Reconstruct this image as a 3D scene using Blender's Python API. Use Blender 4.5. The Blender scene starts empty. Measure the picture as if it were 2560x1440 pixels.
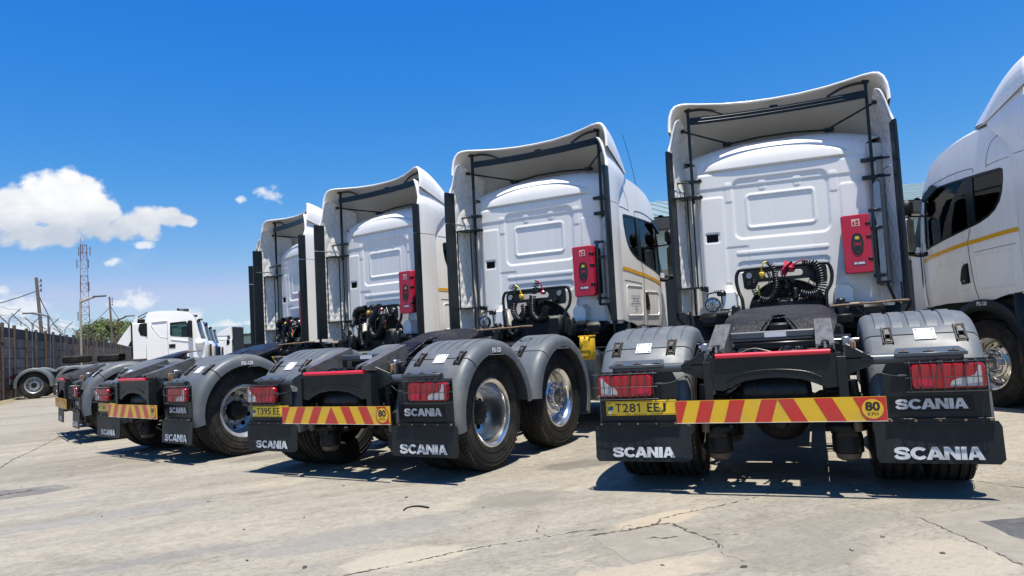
import bpy, bmesh, math, random
import numpy as np
from mathutils import Vector, Matrix
from mathutils.geometry import tessellate_polygon
random.seed(7)
R_ = math.radians
PI = math.pi
scene = bpy.context.scene
COL = scene.collection

# ------------------------------------------------------------------ camera
CAM_H = 1.185
cam_data = bpy.data.cameras.new('camera')
cam_data.sensor_width = 36.0
cam_data.lens = 36.0 * 1792.8 / 2560.0
cam_data.clip_start = 0.05
cam_data.clip_end = 3000.0
cam = bpy.data.objects.new('camera', cam_data)
COL.objects.link(cam)
pitch, roll = R_(3.95), R_(3.61)
cam.matrix_world = (Matrix.Translation((0, 0, CAM_H)) @ Matrix.Rotation(PI / 2 + pitch, 4, 'X')
                    @ Matrix.Rotation(-roll, 4, 'Z'))
scene.camera = cam

# ------------------------------------------------------------------ light
SUN_DIR = Vector((0.09, -0.23, 1.0)).normalized()
sun_el = math.asin(SUN_DIR.z)
sun_az = math.atan2(SUN_DIR.x, SUN_DIR.y)
sun_data = bpy.data.lights.new('sun', 'SUN')
sun_data.energy = 5.0
sun_data.angle = R_(0.53)
sun_data.color = (1.0, 0.945, 0.85)
sun = bpy.data.objects.new('sun', sun_data)
sun.rotation_euler = SUN_DIR.to_track_quat('Z', 'Y').to_euler()
COL.objects.link(sun)

scene.view_settings.view_transform = 'Standard'
scene.view_settings.look = 'None'
scene.view_settings.gamma = 1.0
scene.view_settings.exposure = 0.68
scene.view_settings.use_curve_mapping = False
scene.cycles.max_bounces = 8
scene.cycles.transparent_max_bounces = 12

world = bpy.data.worlds.new('World')
scene.world = world
world.use_nodes = True
world.cycles.sampling_method = 'MANUAL'
world.cycles.sample_map_resolution = 512


def build_world():
    nt = world.node_tree
    N, L = nt.nodes, nt.links
    N.clear()
    out = N.new('ShaderNodeOutputWorld')
    bg = N.new('ShaderNodeBackground')
    bg.inputs['Strength'].default_value = 0.10
    L.new(bg.outputs[0], out.inputs[0])
    sky = N.new('ShaderNodeTexSky')
    sky.sky_type = 'NISHITA'
    sky.sun_disc = False
    sky.sun_elevation = sun_el
    sky.sun_rotation = sun_az
    sky.air_density = 1.0
    sky.dust_density = 0.25
    sky.ozone_density = 1.6
    tc = N.new('ShaderNodeTexCoord')

    def math_(op, a, b=None, c=None, clamp=False):
        n = N.new('ShaderNodeMath')
        n.operation = op
        n.use_clamp = clamp
        for i, q in enumerate((a, b, c)):
            if q is None:
                continue
            if isinstance(q, (int, float)):
                n.inputs[i].default_value = q
            else:
                L.new(q, n.inputs[i])
        return n.outputs[0]

    def rgbmix(f, a, b, mode='MIX'):
        n = N.new('ShaderNodeMix')
        n.data_type = 'RGBA'
        n.blend_type = mode
        if isinstance(f, (int, float)):
            n.inputs[0].default_value = f
        else:
            L.new(f, n.inputs[0])
        for i, q in ((6, a), (7, b)):
            if isinstance(q, tuple):
                n.inputs[i].default_value = q + (1,)
            else:
                L.new(q, n.inputs[i])
        return n.outputs[2]
    # deep clear-day blue: a polarised looking sky
    sc_ = N.new('ShaderNodeSeparateColor')
    L.new(sky.outputs[0], sc_.inputs[0])
    cc_ = N.new('ShaderNodeCombineColor')
    for i, (gain, power, top) in enumerate(SKY_GRADE):
        v = math_('MULTIPLY', math_('POWER', math_('MULTIPLY', sc_.outputs[i], .1), power), gain * 10)
        L.new(math_('MINIMUM', v, top * 10), cc_.inputs[i])
    tint = cc_.outputs[0]
    sep = N.new('ShaderNodeSeparateXYZ')
    L.new(tc.outputs['Generated'], sep.inputs[0])
    az = math_('ARCTAN2', sep.outputs[0], sep.outputs[1])
    el = math_('ARCSINE', sep.outputs[2])
    comb = N.new('ShaderNodeCombineXYZ')
    L.new(az, comb.inputs[0])
    L.new(el, comb.inputs[1])

    def noise(scale, detail, rough, off=0.0, dist=0.0):
        mp = N.new('ShaderNodeMapping')
        mp.inputs['Location'].default_value = (off, off * .7, 0)
        mp.inputs['Scale'].default_value = (1, 1.25, 1)
        L.new(comb.outputs[0], mp.inputs[0])
        n = N.new('ShaderNodeTexNoise')
        n.inputs['Scale'].default_value = scale
        n.inputs['Detail'].default_value = detail
        n.inputs['Roughness'].default_value = rough
        n.inputs['Distortion'].default_value = dist
        L.new(mp.outputs[0], n.inputs[0])
        return n.outputs[0]
    n_big = noise(13, 9, .58, 2.0, .15)
    n_fine = noise(42, 7, .62, 5.0)
    n_soft = noise(7, 4, .5, 9.0)

    # cumulus: union of soft elliptical lobes in azimuth / elevation, billowed by noise
    def lobes(lst, billow):
        acc = None
        for (a, e, ra, re) in lst:
            sx, sy = 1.0 / R_(ra), 1.0 / R_(re)
            m = N.new('ShaderNodeVectorMath')
            m.operation = 'MULTIPLY_ADD'
            L.new(comb.outputs[0], m.inputs[0])
            m.inputs[1].default_value = (sx, sy, 0)
            m.inputs[2].default_value = (-R_(a) * sx, -R_(e) * sy, 0)
            d = N.new('ShaderNodeVectorMath')
            d.operation = 'LENGTH'
            L.new(m.outputs[0], d.inputs[0])
            acc = d.outputs['Value'] if acc is None else math_('MINIMUM', acc, d.outputs['Value'])
        return math_('ADD', math_('SUBTRACT', 1.0, acc), billow)

    def lumps(scale, off):
        mp = N.new('ShaderNodeMapping')
        mp.inputs['Location'].default_value = (off, off * .3, 0)
        L.new(comb.outputs[0], mp.inputs[0])
        wob = N.new('ShaderNodeVectorMath')
        wob.operation = 'MULTIPLY_ADD'
        nz_ = N.new('ShaderNodeTexNoise')
        nz_.inputs['Scale'].default_value = scale * 1.6
        nz_.inputs['Detail'].default_value = 5
        L.new(mp.outputs[0], nz_.inputs[0])
        L.new(nz_.outputs['Color'], wob.inputs[0])
        wob.inputs[1].default_value = (.45 / scale,) * 3
        L.new(mp.outputs[0], wob.inputs[2])
        v = N.new('ShaderNodeTexVoronoi')
        v.feature = 'SMOOTH_F1'
        v.inputs['Scale'].default_value = scale
        v.inputs['Smoothness'].default_value = .35
        L.new(wob.outputs[0], v.inputs[0])
        return math_('SUBTRACT', .42, v.outputs['Distance'])
    lump1, lump2 = lumps(26, .3), lumps(60, 1.7)
    billow = math_('ADD', math_('ADD', math_('MULTIPLY', lump1, .62), math_('MULTIPLY', lump2, .36)),
                   math_('ADD', math_('MULTIPLY', math_('SUBTRACT', n_big, .5), .75), math_('MULTIPLY', math_('SUBTRACT', n_fine, .5), .8)))
    dens = lobes(CLOUD_BIG, billow)
    dens = math_('SUBTRACT', dens, math_('MULTIPLY', math_('MAXIMUM', math_('SUBTRACT', R_(8.6), el), 0.0), 14.0))
    small = lobes(CLOUD_SMALL, math_('ADD', math_('MULTIPLY', billow, 1.1), math_('MULTIPLY', math_('SUBTRACT', n_fine, .5), 1.6)))
    m_big = N.new('ShaderNodeMapRange')
    m_big.interpolation_type = 'SMOOTHSTEP'
    m_big.inputs['From Min'].default_value = -.02
    m_big.inputs['From Max'].default_value = .32
    L.new(dens, m_big.inputs[0])
    m_small = N.new('ShaderNodeMapRange')
    m_small.interpolation_type = 'SMOOTHSTEP'
    m_small.inputs['From Min'].default_value = .05
    m_small.inputs['From Max'].default_value = .75
    m_small.inputs['To Max'].default_value = .85
    L.new(small, m_small.inputs[0])
    # thin veils low over the horizon, all the way round
    veil = N.new('ShaderNodeMapRange')
    veil.interpolation_type = 'SMOOTHSTEP'
    veil.inputs['From Min'].default_value = .50
    veil.inputs['From Max'].default_value = .78
    L.new(n_soft, veil.inputs[0])
    low = N.new('ShaderNodeMapRange')
    low.interpolation_type = 'SMOOTHSTEP'
    low.inputs['From Min'].default_value = R_(13)
    low.inputs['From Max'].default_value = R_(1)
    L.new(el, low.inputs[0])
    m_veil = math_('MULTIPLY', math_('MULTIPLY', veil.outputs[0], low.outputs[0]), .5)
    # cloud body: sunlit tops, greyer base
    base = N.new('ShaderNodeMapRange')
    base.interpolation_type = 'SMOOTHSTEP'
    base.inputs['From Min'].default_value = R_(7.4)
    base.inputs['From Max'].default_value = R_(12.2)
    L.new(math_('ADD', el, math_('MULTIPLY', math_('SUBTRACT', n_big, .5), .16)), base.inputs[0])
    ccol = rgbmix(base.outputs[0], CLOUD_BASE, CLOUD_TOP)
    thick = math_('ADD', math_('MULTIPLY', lump1, -.55), math_('MULTIPLY', math_('SUBTRACT', n_fine, .5), .5))
    ccol2 = rgbmix(math_('ADD', .14, thick, None, True), ccol, CLOUD_BASE)
    c0 = rgbmix(m_veil, tint, CLOUD_VEIL)
    c1 = rgbmix(m_small.outputs[0], c0, CLOUD_SMALLCOL)
    c2 = rgbmix(m_big.outputs[0], c1, ccol2)
    L.new(c2, bg.inputs[0])


# per channel gain / power / ceiling: the saturated blue of a clear tropical noon
SKY_GRADE = ((2.05, 2.4, .30), (.625, 1.02, .49), (.60, .30, .63))
CLOUD_TOP = (6.5, 6.5, 6.5)
CLOUD_BASE = (3.5, 3.9, 4.55)
CLOUD_VEIL = (3.9, 4.7, 5.7)
CLOUD_SMALLCOL = (5.5, 5.7, 6.0)
# (azimuth, elevation, half width, half height)
CLOUD_BIG = [(-31.8, 10.3, 3.4, 2.9), (-34.6, 10.2, 3.2, 2.4), (-30.4, 9.9, 2.6, 2.4), (-38.5, 9.8, 3.4, 2.6), (-27.0, 9.75, 1.9, 1.45), (-25.6, 10.1, 1.5, 1.0), (-24.5, 10.0, 1.0, .65), (-28.6, 9.3, 2.4, 1.0), (-33.0, 8.9, 4.4, 1.4),
             (-44, 10.0, 4.4, 3.0), (88, 12, 6, 3), (150, 10, 7, 3.2), (-120, 13, 7, 3.5)]
CLOUD_SMALL = [(-18.6, 12.0, 1.0, 1.0), (-20.6, 11.5, .75, .42), (-29.3, 7.0, 1.1, .5), (-27.6, 4.35, 1.25, .85), (-28.6, 4.05, 1.6, .45),
               (-35.1, 4.0, 2.4, 1.0), (-33.6, 2.6, 2.6, .9), (-24.4, 2.9, 1.6, .9), (-35.8, 5.2, 1.0, .8), (-21.5, 2.2, 2.6, .7), (-27.2, 8.2, .9, .4),
               (60, 8, 2.4, 1.1), (110, 6, 3, 1.2), (-90, 7, 3, 1.2), (-160, 7, 3, 1.2), (175, 5, 3, 1.2)]
build_world()


# ------------------------------------------------------------------ materials
MATS = {}


def mat(name, col, rough=.5, metal=0.0, spec=.5, coat=0.0, var=0.0, vscale=3.0, bump=0.0, bscale=60.0, dirt=None, dscale=2.0,
        damt=.5, dpos=.55, rvar=0.0, emit=None, stretch=None):
    m = bpy.data.materials.new(name)
    m.use_nodes = True
    nt = m.node_tree
    N, L = nt.nodes, nt.links
    b = N['Principled BSDF']
    b.inputs['Base Color'].default_value = tuple(col) + (1,)
    b.inputs['Roughness'].default_value = rough
    b.inputs['Metallic'].default_value = metal
    b.inputs['Specular IOR Level'].default_value = spec
    b.inputs['Coat Weight'].default_value = coat
    b.inputs['Coat Roughness'].default_value = .06
    if emit:
        b.inputs['Emission Color'].default_value = tuple(emit[:3]) + (1,)
        b.inputs['Emission Strength'].default_value = emit[3]
    if var or bump or dirt or rvar:
        tc = N.new('ShaderNodeTexCoord')
        oi = N.new('ShaderNodeObjectInfo')
        va = N.new('ShaderNodeVectorMath')
        va.operation = 'MULTIPLY_ADD'
        L.new(oi.outputs['Random'], va.inputs[0])
        va.inputs[1].default_value = (17.0, 11.0, 7.0)
        L.new(tc.outputs['Object'], va.inputs[2])
        src = va.outputs[0]
        if stretch:
            mp = N.new('ShaderNodeMapping')
            mp.inputs['Scale'].default_value = stretch
            L.new(src, mp.inputs[0])
            src = mp.outputs[0]
    last = None
    if var:
        n = N.new('ShaderNodeTexNoise')
        n.inputs['Scale'].default_value = vscale
        n.inputs['Detail'].default_value = 6
        n.inputs['Roughness'].default_value = .6
        L.new(src, n.inputs[0])
        mr = N.new('ShaderNodeMapRange')
        mr.inputs['From Min'].default_value = .3
        mr.inputs['From Max'].default_value = .7
        mr.inputs['To Min'].default_value = 1 - var
        mr.inputs['To Max'].default_value = 1 + var
        L.new(n.outputs[0], mr.inputs[0])
        mx = N.new('ShaderNodeMix')
        mx.data_type = 'RGBA'
        mx.blend_type = 'MULTIPLY'
        mx.inputs[0].default_value = 1
        mx.inputs[6].default_value = tuple(col) + (1,)
        L.new(mr.outputs[0], mx.inputs[7])
        last = mx.outputs[2]
    if dirt:
        n = N.new('ShaderNodeTexNoise')
        n.inputs['Scale'].default_value = dscale
        n.inputs['Detail'].default_value = 8
        n.inputs['Roughness'].default_value = .68
        L.new(src, n.inputs[0])
        mr = N.new('ShaderNodeMapRange')
        mr.interpolation_type = 'SMOOTHSTEP'
        mr.inputs['From Min'].default_value = dpos - .12
        mr.inputs['From Max'].default_value = dpos + .18
        mr.inputs['To Max'].default_value = damt
        L.new(n.outputs[0], mr.inputs[0])
        mx = N.new('ShaderNodeMix')
        mx.data_type = 'RGBA'
        L.new(mr.outputs[0], mx.inputs[0])
        if last:
            L.new(last, mx.inputs[6])
        else:
            mx.inputs[6].default_value = tuple(col) + (1,)
        mx.inputs[7].default_value = tuple(dirt) + (1,)
        last = mx.outputs[2]
    if last:
        L.new(last, b.inputs['Base Color'])
    if rvar:
        n = N.new('ShaderNodeTexNoise')
        n.inputs['Scale'].default_value = vscale * 2.3
        n.inputs['Detail'].default_value = 5
        L.new(src, n.inputs[0])
        mr = N.new('ShaderNodeMapRange')
        mr.inputs['From Min'].default_value = .3
        mr.inputs['From Max'].default_value = .7
        mr.inputs['To Min'].default_value = max(.02, rough - rvar)
        mr.inputs['To Max'].default_value = min(1, rough + rvar)
        L.new(n.outputs[0], mr.inputs[0])
        L.new(mr.outputs[0], b.inputs['Roughness'])
    if bump:
        n = N.new('ShaderNodeTexNoise')
        n.inputs['Scale'].default_value = bscale
        n.inputs['Detail'].default_value = 4
        L.new(src, n.inputs[0])
        bp = N.new('ShaderNodeBump')
        bp.inputs['Strength'].default_value = bump
        bp.inputs['Distance'].default_value = .01
        L.new(n.outputs[0], bp.inputs['Height'])
        L.new(bp.outputs[0], b.inputs['Normal'])
    MATS[name] = m
    return m


mat('white', (.85, .828, .78), .27, coat=.35, dirt=(.50, .46, .40), dscale=3.0, damt=.16, dpos=.57, rvar=.05, vscale=2, stretch=(1.6, 1.6, .16))
mat('white_matt', (.76, .76, .75), .5, dirt=(.40, .36, .30), dscale=2.2, damt=.22, dpos=.54)
mat('liner', (.66, .63, .57), .62, dirt=(.42, .38, .30), dscale=1.8, damt=.2, dpos=.5)
mat('quilt', (.76, .735, .68), .36, dirt=(.45, .40, .30), dscale=2.4, damt=.22, dpos=.55)
mat('stitch', (.30, .27, .22), .8)
mat('dark', (.008, .012, .014), .42, spec=.35, dirt=(.04, .038, .034), dscale=3, damt=.3, dpos=.57)
mat('trim', (.006, .011, .014), .32, spec=.4, dirt=(.035, .035, .033), dscale=4, damt=.25, dpos=.58)
mat('black', (.004, .005, .006), .5, spec=.3, dirt=(.022, .020, .018), dscale=5, damt=.35)
mat('frame', (.008, .012, .014), .38, spec=.3, dirt=(.05, .043, .035), dscale=5, damt=.32, dpos=.58, bump=.1)
mat('frame_grey', (.055, .070, .084), .36, dirt=(.12, .10, .08), dscale=5, damt=.35, dpos=.57)
mat('fender', (.092, .106, .118), .48, spec=.35, var=.09, vscale=2.5, dirt=(.22, .205, .18), dscale=3.4, damt=.45, dpos=.55, bump=.03, bscale=220, rvar=.08)
mat('rubber', (.012, .012, .012), .72, spec=.3, dirt=(.085, .072, .056), dscale=4, damt=.48, dpos=.52, bump=.15, bscale=90)
mat('flap', (.009, .013, .015), .48, spec=.3, dirt=(.045, .043, .040), dscale=4, damt=.42, dpos=.56, stretch=(1, 1, .35))
mat('chrome', (.76, .75, .73), .22, metal=.95, dirt=(.26, .22, .17), dscale=9, damt=.28, dpos=.56, rvar=.05)
mat('steel_wheel', (.50, .52, .54), .36, metal=.6, dirt=(.16, .14, .11), dscale=6, damt=.5, dpos=.52)
mat('hub_dark', (.010, .010, .010), .5, spec=.3, dirt=(.04, .034, .026), dscale=9, damt=.45)
mat('steel', (.36, .37, .38), .4, metal=1, dirt=(.15, .12, .09), dscale=12, damt=.4)
mat('rust', (.20, .125, .07), .7, dirt=(.07, .04, .025), dscale=25, damt=.6)
mat('ramp', (.16, .155, .15), .40, metal=.3, dirt=(.05, .042, .035), dscale=7, damt=.75, dpos=.5, stretch=(4, 1, 1))
mat('red_lens', (.30, .004, .012), .16, coat=.4)
mat('clear_lens', (.36, .38, .40), .14, coat=.5)
mat('red_tape', (.62, .022, .045), .35, coat=.2, dirt=(.25, .03, .04), dscale=14, damt=.4)
mat('red_case', (.47, .010, .040), .42, dirt=(.34, .04, .07), dscale=3, damt=.45, bump=.04)
mat('yellow_plate', (.74, .50, .010), .32, coat=.3)
mat('yellow_board', (.70, .42, .008), .32, coat=.3, dirt=(.42, .30, .10), dscale=6, damt=.5, dpos=.55)
mat('red_board', (.52, .022, .015), .32, coat=.3, dirt=(.30, .08, .06), dscale=6, damt=.5, dpos=.55)
mat('brown_board', (.36, .14, .035), .4)
mat('yellow_case', (.66, .40, .015), .4, dirt=(.4, .25, .05), dscale=6, damt=.4)
mat('yellow_stripe', (.78, .40, .012), .3, coat=.4)
mat('ink', (.012, .012, .012), .45)
mat('letter', (.58, .60, .61), .45, dirt=(.26, .26, .26), dscale=14, damt=.75, dpos=.5)
mat('letter_white', (.78, .78, .76), .5)
mat('alu_plate', (.66, .66, .67), .35, dirt=(.5, .5, .48), dscale=9, damt=.3)
mat('green_flag', (.02, .22, .06), .4)
mat('blue_flag', (.01, .12, .45), .4)
mat('blue_text', (.02, .16, .42), .4)
mat('label_violet', (.16, .02, .10), .4)
mat('label_cream', (.72, .58, .46), .5)
mat('orange_lens', (.55, .14, .006), .2, coat=.4)
mat('yellow_cable', (.62, .50, .02), .4)
mat('cable', (.008, .009, .011), .34, spec=.4)
mat('cloth_red', (.34, .008, .035), .8)
mat('brass', (.62, .45, .15), .3, metal=1)
mat('seat', (.13, .13, .135), .85)
mat('blue_cab', (.012, .085, .42), .3, coat=.5)
mat('lamp_glass', (.40, .43, .45), .1, metal=.6, coat=1)
mat('rubber_mark', (.030, .028, .026), .6)
mat('cage', (.045, .045, .048), .5, metal=.3)
mat('pane_dark', (.012, .014, .014), .10, coat=.5)
mat('rim_brown', (.10, .075, .055), .5)
mat('grille_black', (.003, .0035, .004), .6, spec=.15)


def grease_mat():
    m = mat('grease', (.010, .0095, .012), .30, spec=.3)
    nt = m.node_tree
    N, L = nt.nodes, nt.links
    b = N['Principled BSDF']
    tc = N.new('ShaderNodeTexCoord')
    n = N.new('ShaderNodeTexNoise')
    n.inputs['Scale'].default_value = 38
    n.inputs['Detail'].default_value = 7
    n.inputs['Roughness'].default_value = .72
    L.new(tc.outputs['Object'], n.inputs[0])
    bp = N.new('ShaderNodeBump')
    bp.inputs['Strength'].default_value = .6
    bp.inputs['Distance'].default_value = .02
    L.new(n.outputs[0], bp.inputs['Height'])
    L.new(bp.outputs[0], b.inputs['Normal'])
    r = N.new('ShaderNodeTexNoise')
    r.inputs['Scale'].default_value = 5
    r.inputs['Detail'].default_value = 5
    L.new(tc.outputs['Object'], r.inputs[0])
    mr = N.new('ShaderNodeMapRange')
    mr.inputs['From Min'].default_value = .4
    mr.inputs['From Max'].default_value = .62
    mr.inputs['To Min'].default_value = .46
    mr.inputs['To Max'].default_value = .20
    L.new(r.outputs[0], mr.inputs[0])
    L.new(mr.outputs[0], b.inputs['Roughness'])
    cr = N.new('ShaderNodeValToRGB')
    e = cr.color_ramp.elements
    e[0].position, e[0].color = .0, (.006, .0055, .007, 1)
    e[1].position, e[1].color = .64, (.008, .0075, .009, 1)
    k = cr.color_ramp.elements.new(.70)
    k.color = (.12, .09, .06, 1)
    k = cr.color_ramp.elements.new(.78)
    k.color = (.22, .20, .20, 1)
    s = N.new('ShaderNodeTexNoise')
    s.inputs['Scale'].default_value = 85
    s.inputs['Detail'].default_value = 3
    L.new(tc.outputs['Object'], s.inputs[0])
    L.new(s.outputs[0], cr.inputs[0])
    L.new(cr.outputs[0], b.inputs['Base Color'])


grease_mat()


def glass_mat(name, tint, gloss_col=(1, 1, 1)):
    m = bpy.data.materials.new(name)
    m.use_nodes = True
    N, L = m.node_tree.nodes, m.node_tree.links
    N.clear()
    o = N.new('ShaderNodeOutputMaterial')
    t = N.new('ShaderNodeBsdfTransparent')
    t.inputs[0].default_value = tuple(tint) + (1,)
    g = N.new('ShaderNodeBsdfGlossy')
    g.inputs['Roughness'].default_value = .015
    f = N.new('ShaderNodeFresnel')
    f.inputs[0].default_value = 1.5
    mx = N.new('ShaderNodeMixShader')
    L.new(f.outputs[0], mx.inputs[0])
    L.new(t.outputs[0], mx.inputs[1])
    L.new(g.outputs[0], mx.inputs[2])
    L.new(mx.outputs[0], o.inputs[0])
    MATS[name] = m


glass_mat('glass', (.46, .58, .56))
glass_mat('glass_dark', (.16, .21, .205))


# ------------------------------------------------------------------ mesh builder
class M:
    def __init__(s):
        s.v, s.f, s.mi = [], [], []
        s.cur = 0
        s.X = Matrix.Identity(4)

    def mat(s, i):
        s.cur = i
        return s

    def add(s, vs, fs):
        o = len(s.v)
        X = s.X
        s.v.extend([tuple(X @ Vector(p)) for p in vs])
        s.f.extend([tuple(o + i for i in f) for f in fs])
        s.mi.extend([s.cur] * len(fs))
        return s

    def box(s, x0, x1, y0, y1, z0, z1, b=0.0, rot=None):
        """axis box, chamfered by b; rot = (axis, angle) about its centre"""
        c = ((x0 + x1) / 2, (y0 + y1) / 2, (z0 + z1) / 2)
        h = (abs(x1 - x0) / 2, abs(y1 - y0) / 2, abs(z1 - z0) / 2)
        b = min(b, .49 * min(h) * 2) if b else 0
        keep = s.X
        if rot:
            s.X = s.X @ Matrix.Translation(c) @ Matrix.Rotation(rot[1], 4, rot[0]) @ Matrix.Translation((-c[0], -c[1], -c[2]))
        if b <= 0:
            vs = [(c[0] + i * h[0], c[1] + j * h[1], c[2] + k * h[2]) for i in (-1, 1) for j in (-1, 1) for k in (-1, 1)]
            s.add(vs, [(0, 1, 3, 2), (4, 6, 7, 5), (0, 4, 5, 1), (2, 3, 7, 6), (0, 2, 6, 4), (1, 5, 7, 3)])
        else:
            vs, ix = [], {}
            for i in (-1, 1):
                for j in (-1, 1):
                    for k in (-1, 1):
                        for a in range(3):
                            p = [i * h[0], j * h[1], k * h[2]]
                            sg = (i, j, k)
                            for q in range(3):
                                if q != a:
                                    p[q] -= sg[q] * b
                            ix[(i, j, k, a)] = len(vs)
                            vs.append((c[0] + p[0], c[1] + p[1], c[2] + p[2]))
            fs = []
            for a in range(3):
                o1, o2 = [q for q in range(3) if q != a]
                for sg in (-1, 1):
                    def key(p, q):
                        t = [0, 0, 0]
                        t[a], t[o1], t[o2] = sg, p, q
                        return ix[tuple(t) + (a,)]
                    fs.append((key(-1, -1), key(1, -1), key(1, 1), key(-1, 1)))
            for a in range(3):
                o1, o2 = [q for q in range(3) if q != a]
                for p in (-1, 1):
                    for q in (-1, 1):
                        t0, t1 = [0, 0, 0], [0, 0, 0]
                        t0[a], t1[a] = -1, 1
                        t0[o1] = t1[o1] = p
                        t0[o2] = t1[o2] = q
                        fs.append((ix[tuple(t0) + (o1,)], ix[tuple(t1) + (o1,)], ix[tuple(t1) + (o2,)], ix[tuple(t0) + (o2,)]))
            for i in (-1, 1):
                for j in (-1, 1):
                    for k in (-1, 1):
                        fs.append((ix[(i, j, k, 0)], ix[(i, j, k, 1)], ix[(i, j, k, 2)]))
            s.add(vs, fs)
        s.X = keep
        return s

    def tube(s, path, r, n=8, closed=False, caps=True):
        P = [Vector(p) for p in path]
        m = len(P)
        rr = r if isinstance(r, (list, tuple)) else [r] * m
        T = []
        for i in range(m):
            if closed:
                t = P[(i + 1) % m] - P[i - 1]
            else:
                t = P[min(i + 1, m - 1)] - P[max(i - 1, 0)]
            T.append(t.normalized() if t.length > 1e-9 else Vector((0, 0, 1)))
        u = T[0].orthogonal().normalized()
        vs, fs = [], []
        for i in range(m):
            u = (u - T[i] * u.dot(T[i]))
            u = u.normalized() if u.length > 1e-6 else T[i].orthogonal().normalized()
            w = T[i].cross(u)
            for k in range(n):
                a = 2 * PI * k / n
                vs.append(tuple(P[i] + (u * math.cos(a) + w * math.sin(a)) * rr[i]))
        for i in range(m if closed else m - 1):
            j = (i + 1) % m
            for k in range(n):
                l = (k + 1) % n
                fs.append((i * n + k, i * n + l, j * n + l, j * n + k))
        if caps and not closed:
            fs.append(tuple(range(n))[::-1])
            fs.append(tuple((m - 1) * n + k for k in range(n)))
        return s.add(vs, fs)

    def lathe(s, prof, n=48, axis='x', c=(0, 0, 0), closed=False):
        """prof: (axial, radius)"""
        vs, fs = [], []
        m = len(prof)
        for k in range(n):
            a = 2 * PI * k / n
            ca, sa = math.cos(a), math.sin(a)
            for (ax, r) in prof:
                p = {'x': (ax, r * ca, r * sa), 'y': (r * sa, ax, r * ca), 'z': (r * ca, r * sa, ax)}[axis]
                vs.append((c[0] + p[0], c[1] + p[1], c[2] + p[2]))
        for k in range(n):
            l = (k + 1) % n
            for i in range(m if closed else m - 1):
                j = (i + 1) % m
                fs.append((k * m + i, k * m + j, l * m + j, l * m + i))
        return s.add(vs, fs)

    def grid(s, fn, nu, nv, skip=None):
        vs = [fn(i / nu, j / nv) for i in range(nu + 1) for j in range(nv + 1)]
        fs = []
        for i in range(nu):
            for j in range(nv):
                if skip and skip((i + .5) / nu, (j + .5) / nv):
                    continue
                a = i * (nv + 1) + j
                fs.append((a, a + nv + 1, a + nv + 2, a + 1))
        return s.add(vs, fs)

    def loft(s, secs, ring=False, caps=False):
        n = len(secs[0])
        vs = [p for q in secs for p in q]
        fs = []
        for i in range(len(secs) - 1):
            for k in range(n if ring else n - 1):
                l = (k + 1) % n
                fs.append((i * n + k, i * n + l, (i + 1) * n + l, (i + 1) * n + k))
        if caps:
            fs.append(tuple(range(n))[::-1])
            fs.append(tuple((len(secs) - 1) * n + k for k in range(n)))
        return s.add(vs, fs)

    def prism(s, poly, fn, d0, d1, holes=()):
        """2-D polygon with holes extruded: fn(u, v, d) -> point"""
        rings = [poly] + list(holes)
        flat = [p for r in rings for p in r]
        tris = tessellate_polygon([[Vector((p[0], p[1], 0)) for p in r] for r in rings])
        n = len(flat)
        vs = [fn(p[0], p[1], d0) for p in flat] + [fn(p[0], p[1], d1) for p in flat]
        fs = [tuple(t) for t in tris] + [tuple(n + i for i in t[::-1]) for t in tris]
        o = 0
        for r in rings:
            k = len(r)
            for i in range(k):
                j = (i + 1) % k
                fs.append((o + i, o + j, n + o + j, n + o + i))
            o += k
        return s.add(vs, fs)

    def flat(s, poly, fn, holes=()):
        rings = [poly] + list(holes)
        allp = [p for r in rings for p in r]
        tris = tessellate_polygon([[Vector((p[0], p[1], 0)) for p in r] for r in rings])
        return s.add([fn(p[0], p[1]) for p in allp], [tuple(t) for t in tris])

    def sheet(s, poly, fn, holes=(), cu=(), cv=(), thick=None):
        """polygon cut by lines u=cu, v=cv so that fn may bend it"""
        bm = bmesh.new()
        rings = [poly] + list(holes)
        allp = [p for r in rings for p in r]
        tris = tessellate_polygon([[Vector((p[0], p[1], 0)) for p in r] for r in rings])
        bv = [bm.verts.new((p[0], p[1], 0)) for p in allp]
        for t in tris:
            try:
                bm.faces.new([bv[i] for i in t])
            except ValueError:
                pass
        for cs, no in ((cu, (1, 0, 0)), (cv, (0, 1, 0))):
            for c in cs:
                bmesh.ops.bisect_plane(bm, geom=bm.verts[:] + bm.edges[:] + bm.faces[:], plane_co=(c * no[0], c * no[1], 0), plane_no=no)
        bm.verts.index_update()
        vs = [fn(v.co.x, v.co.y, 0) for v in bm.verts]
        fs = [tuple(v.index for v in f.verts) for f in bm.faces]
        if thick:
            n = len(vs)
            vs = vs + [fn(v.co.x, v.co.y, thick) for v in bm.verts]
            back = [tuple(n + i for i in f[::-1]) for f in fs]
            side = [(e.verts[0].index, e.verts[1].index, n + e.verts[1].index, n + e.verts[0].index) for e in bm.edges if len(e.link_faces) == 1]
            fs = fs + back + side
        bm.free()
        return s.add(vs, fs)


CACHE = {}


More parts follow.
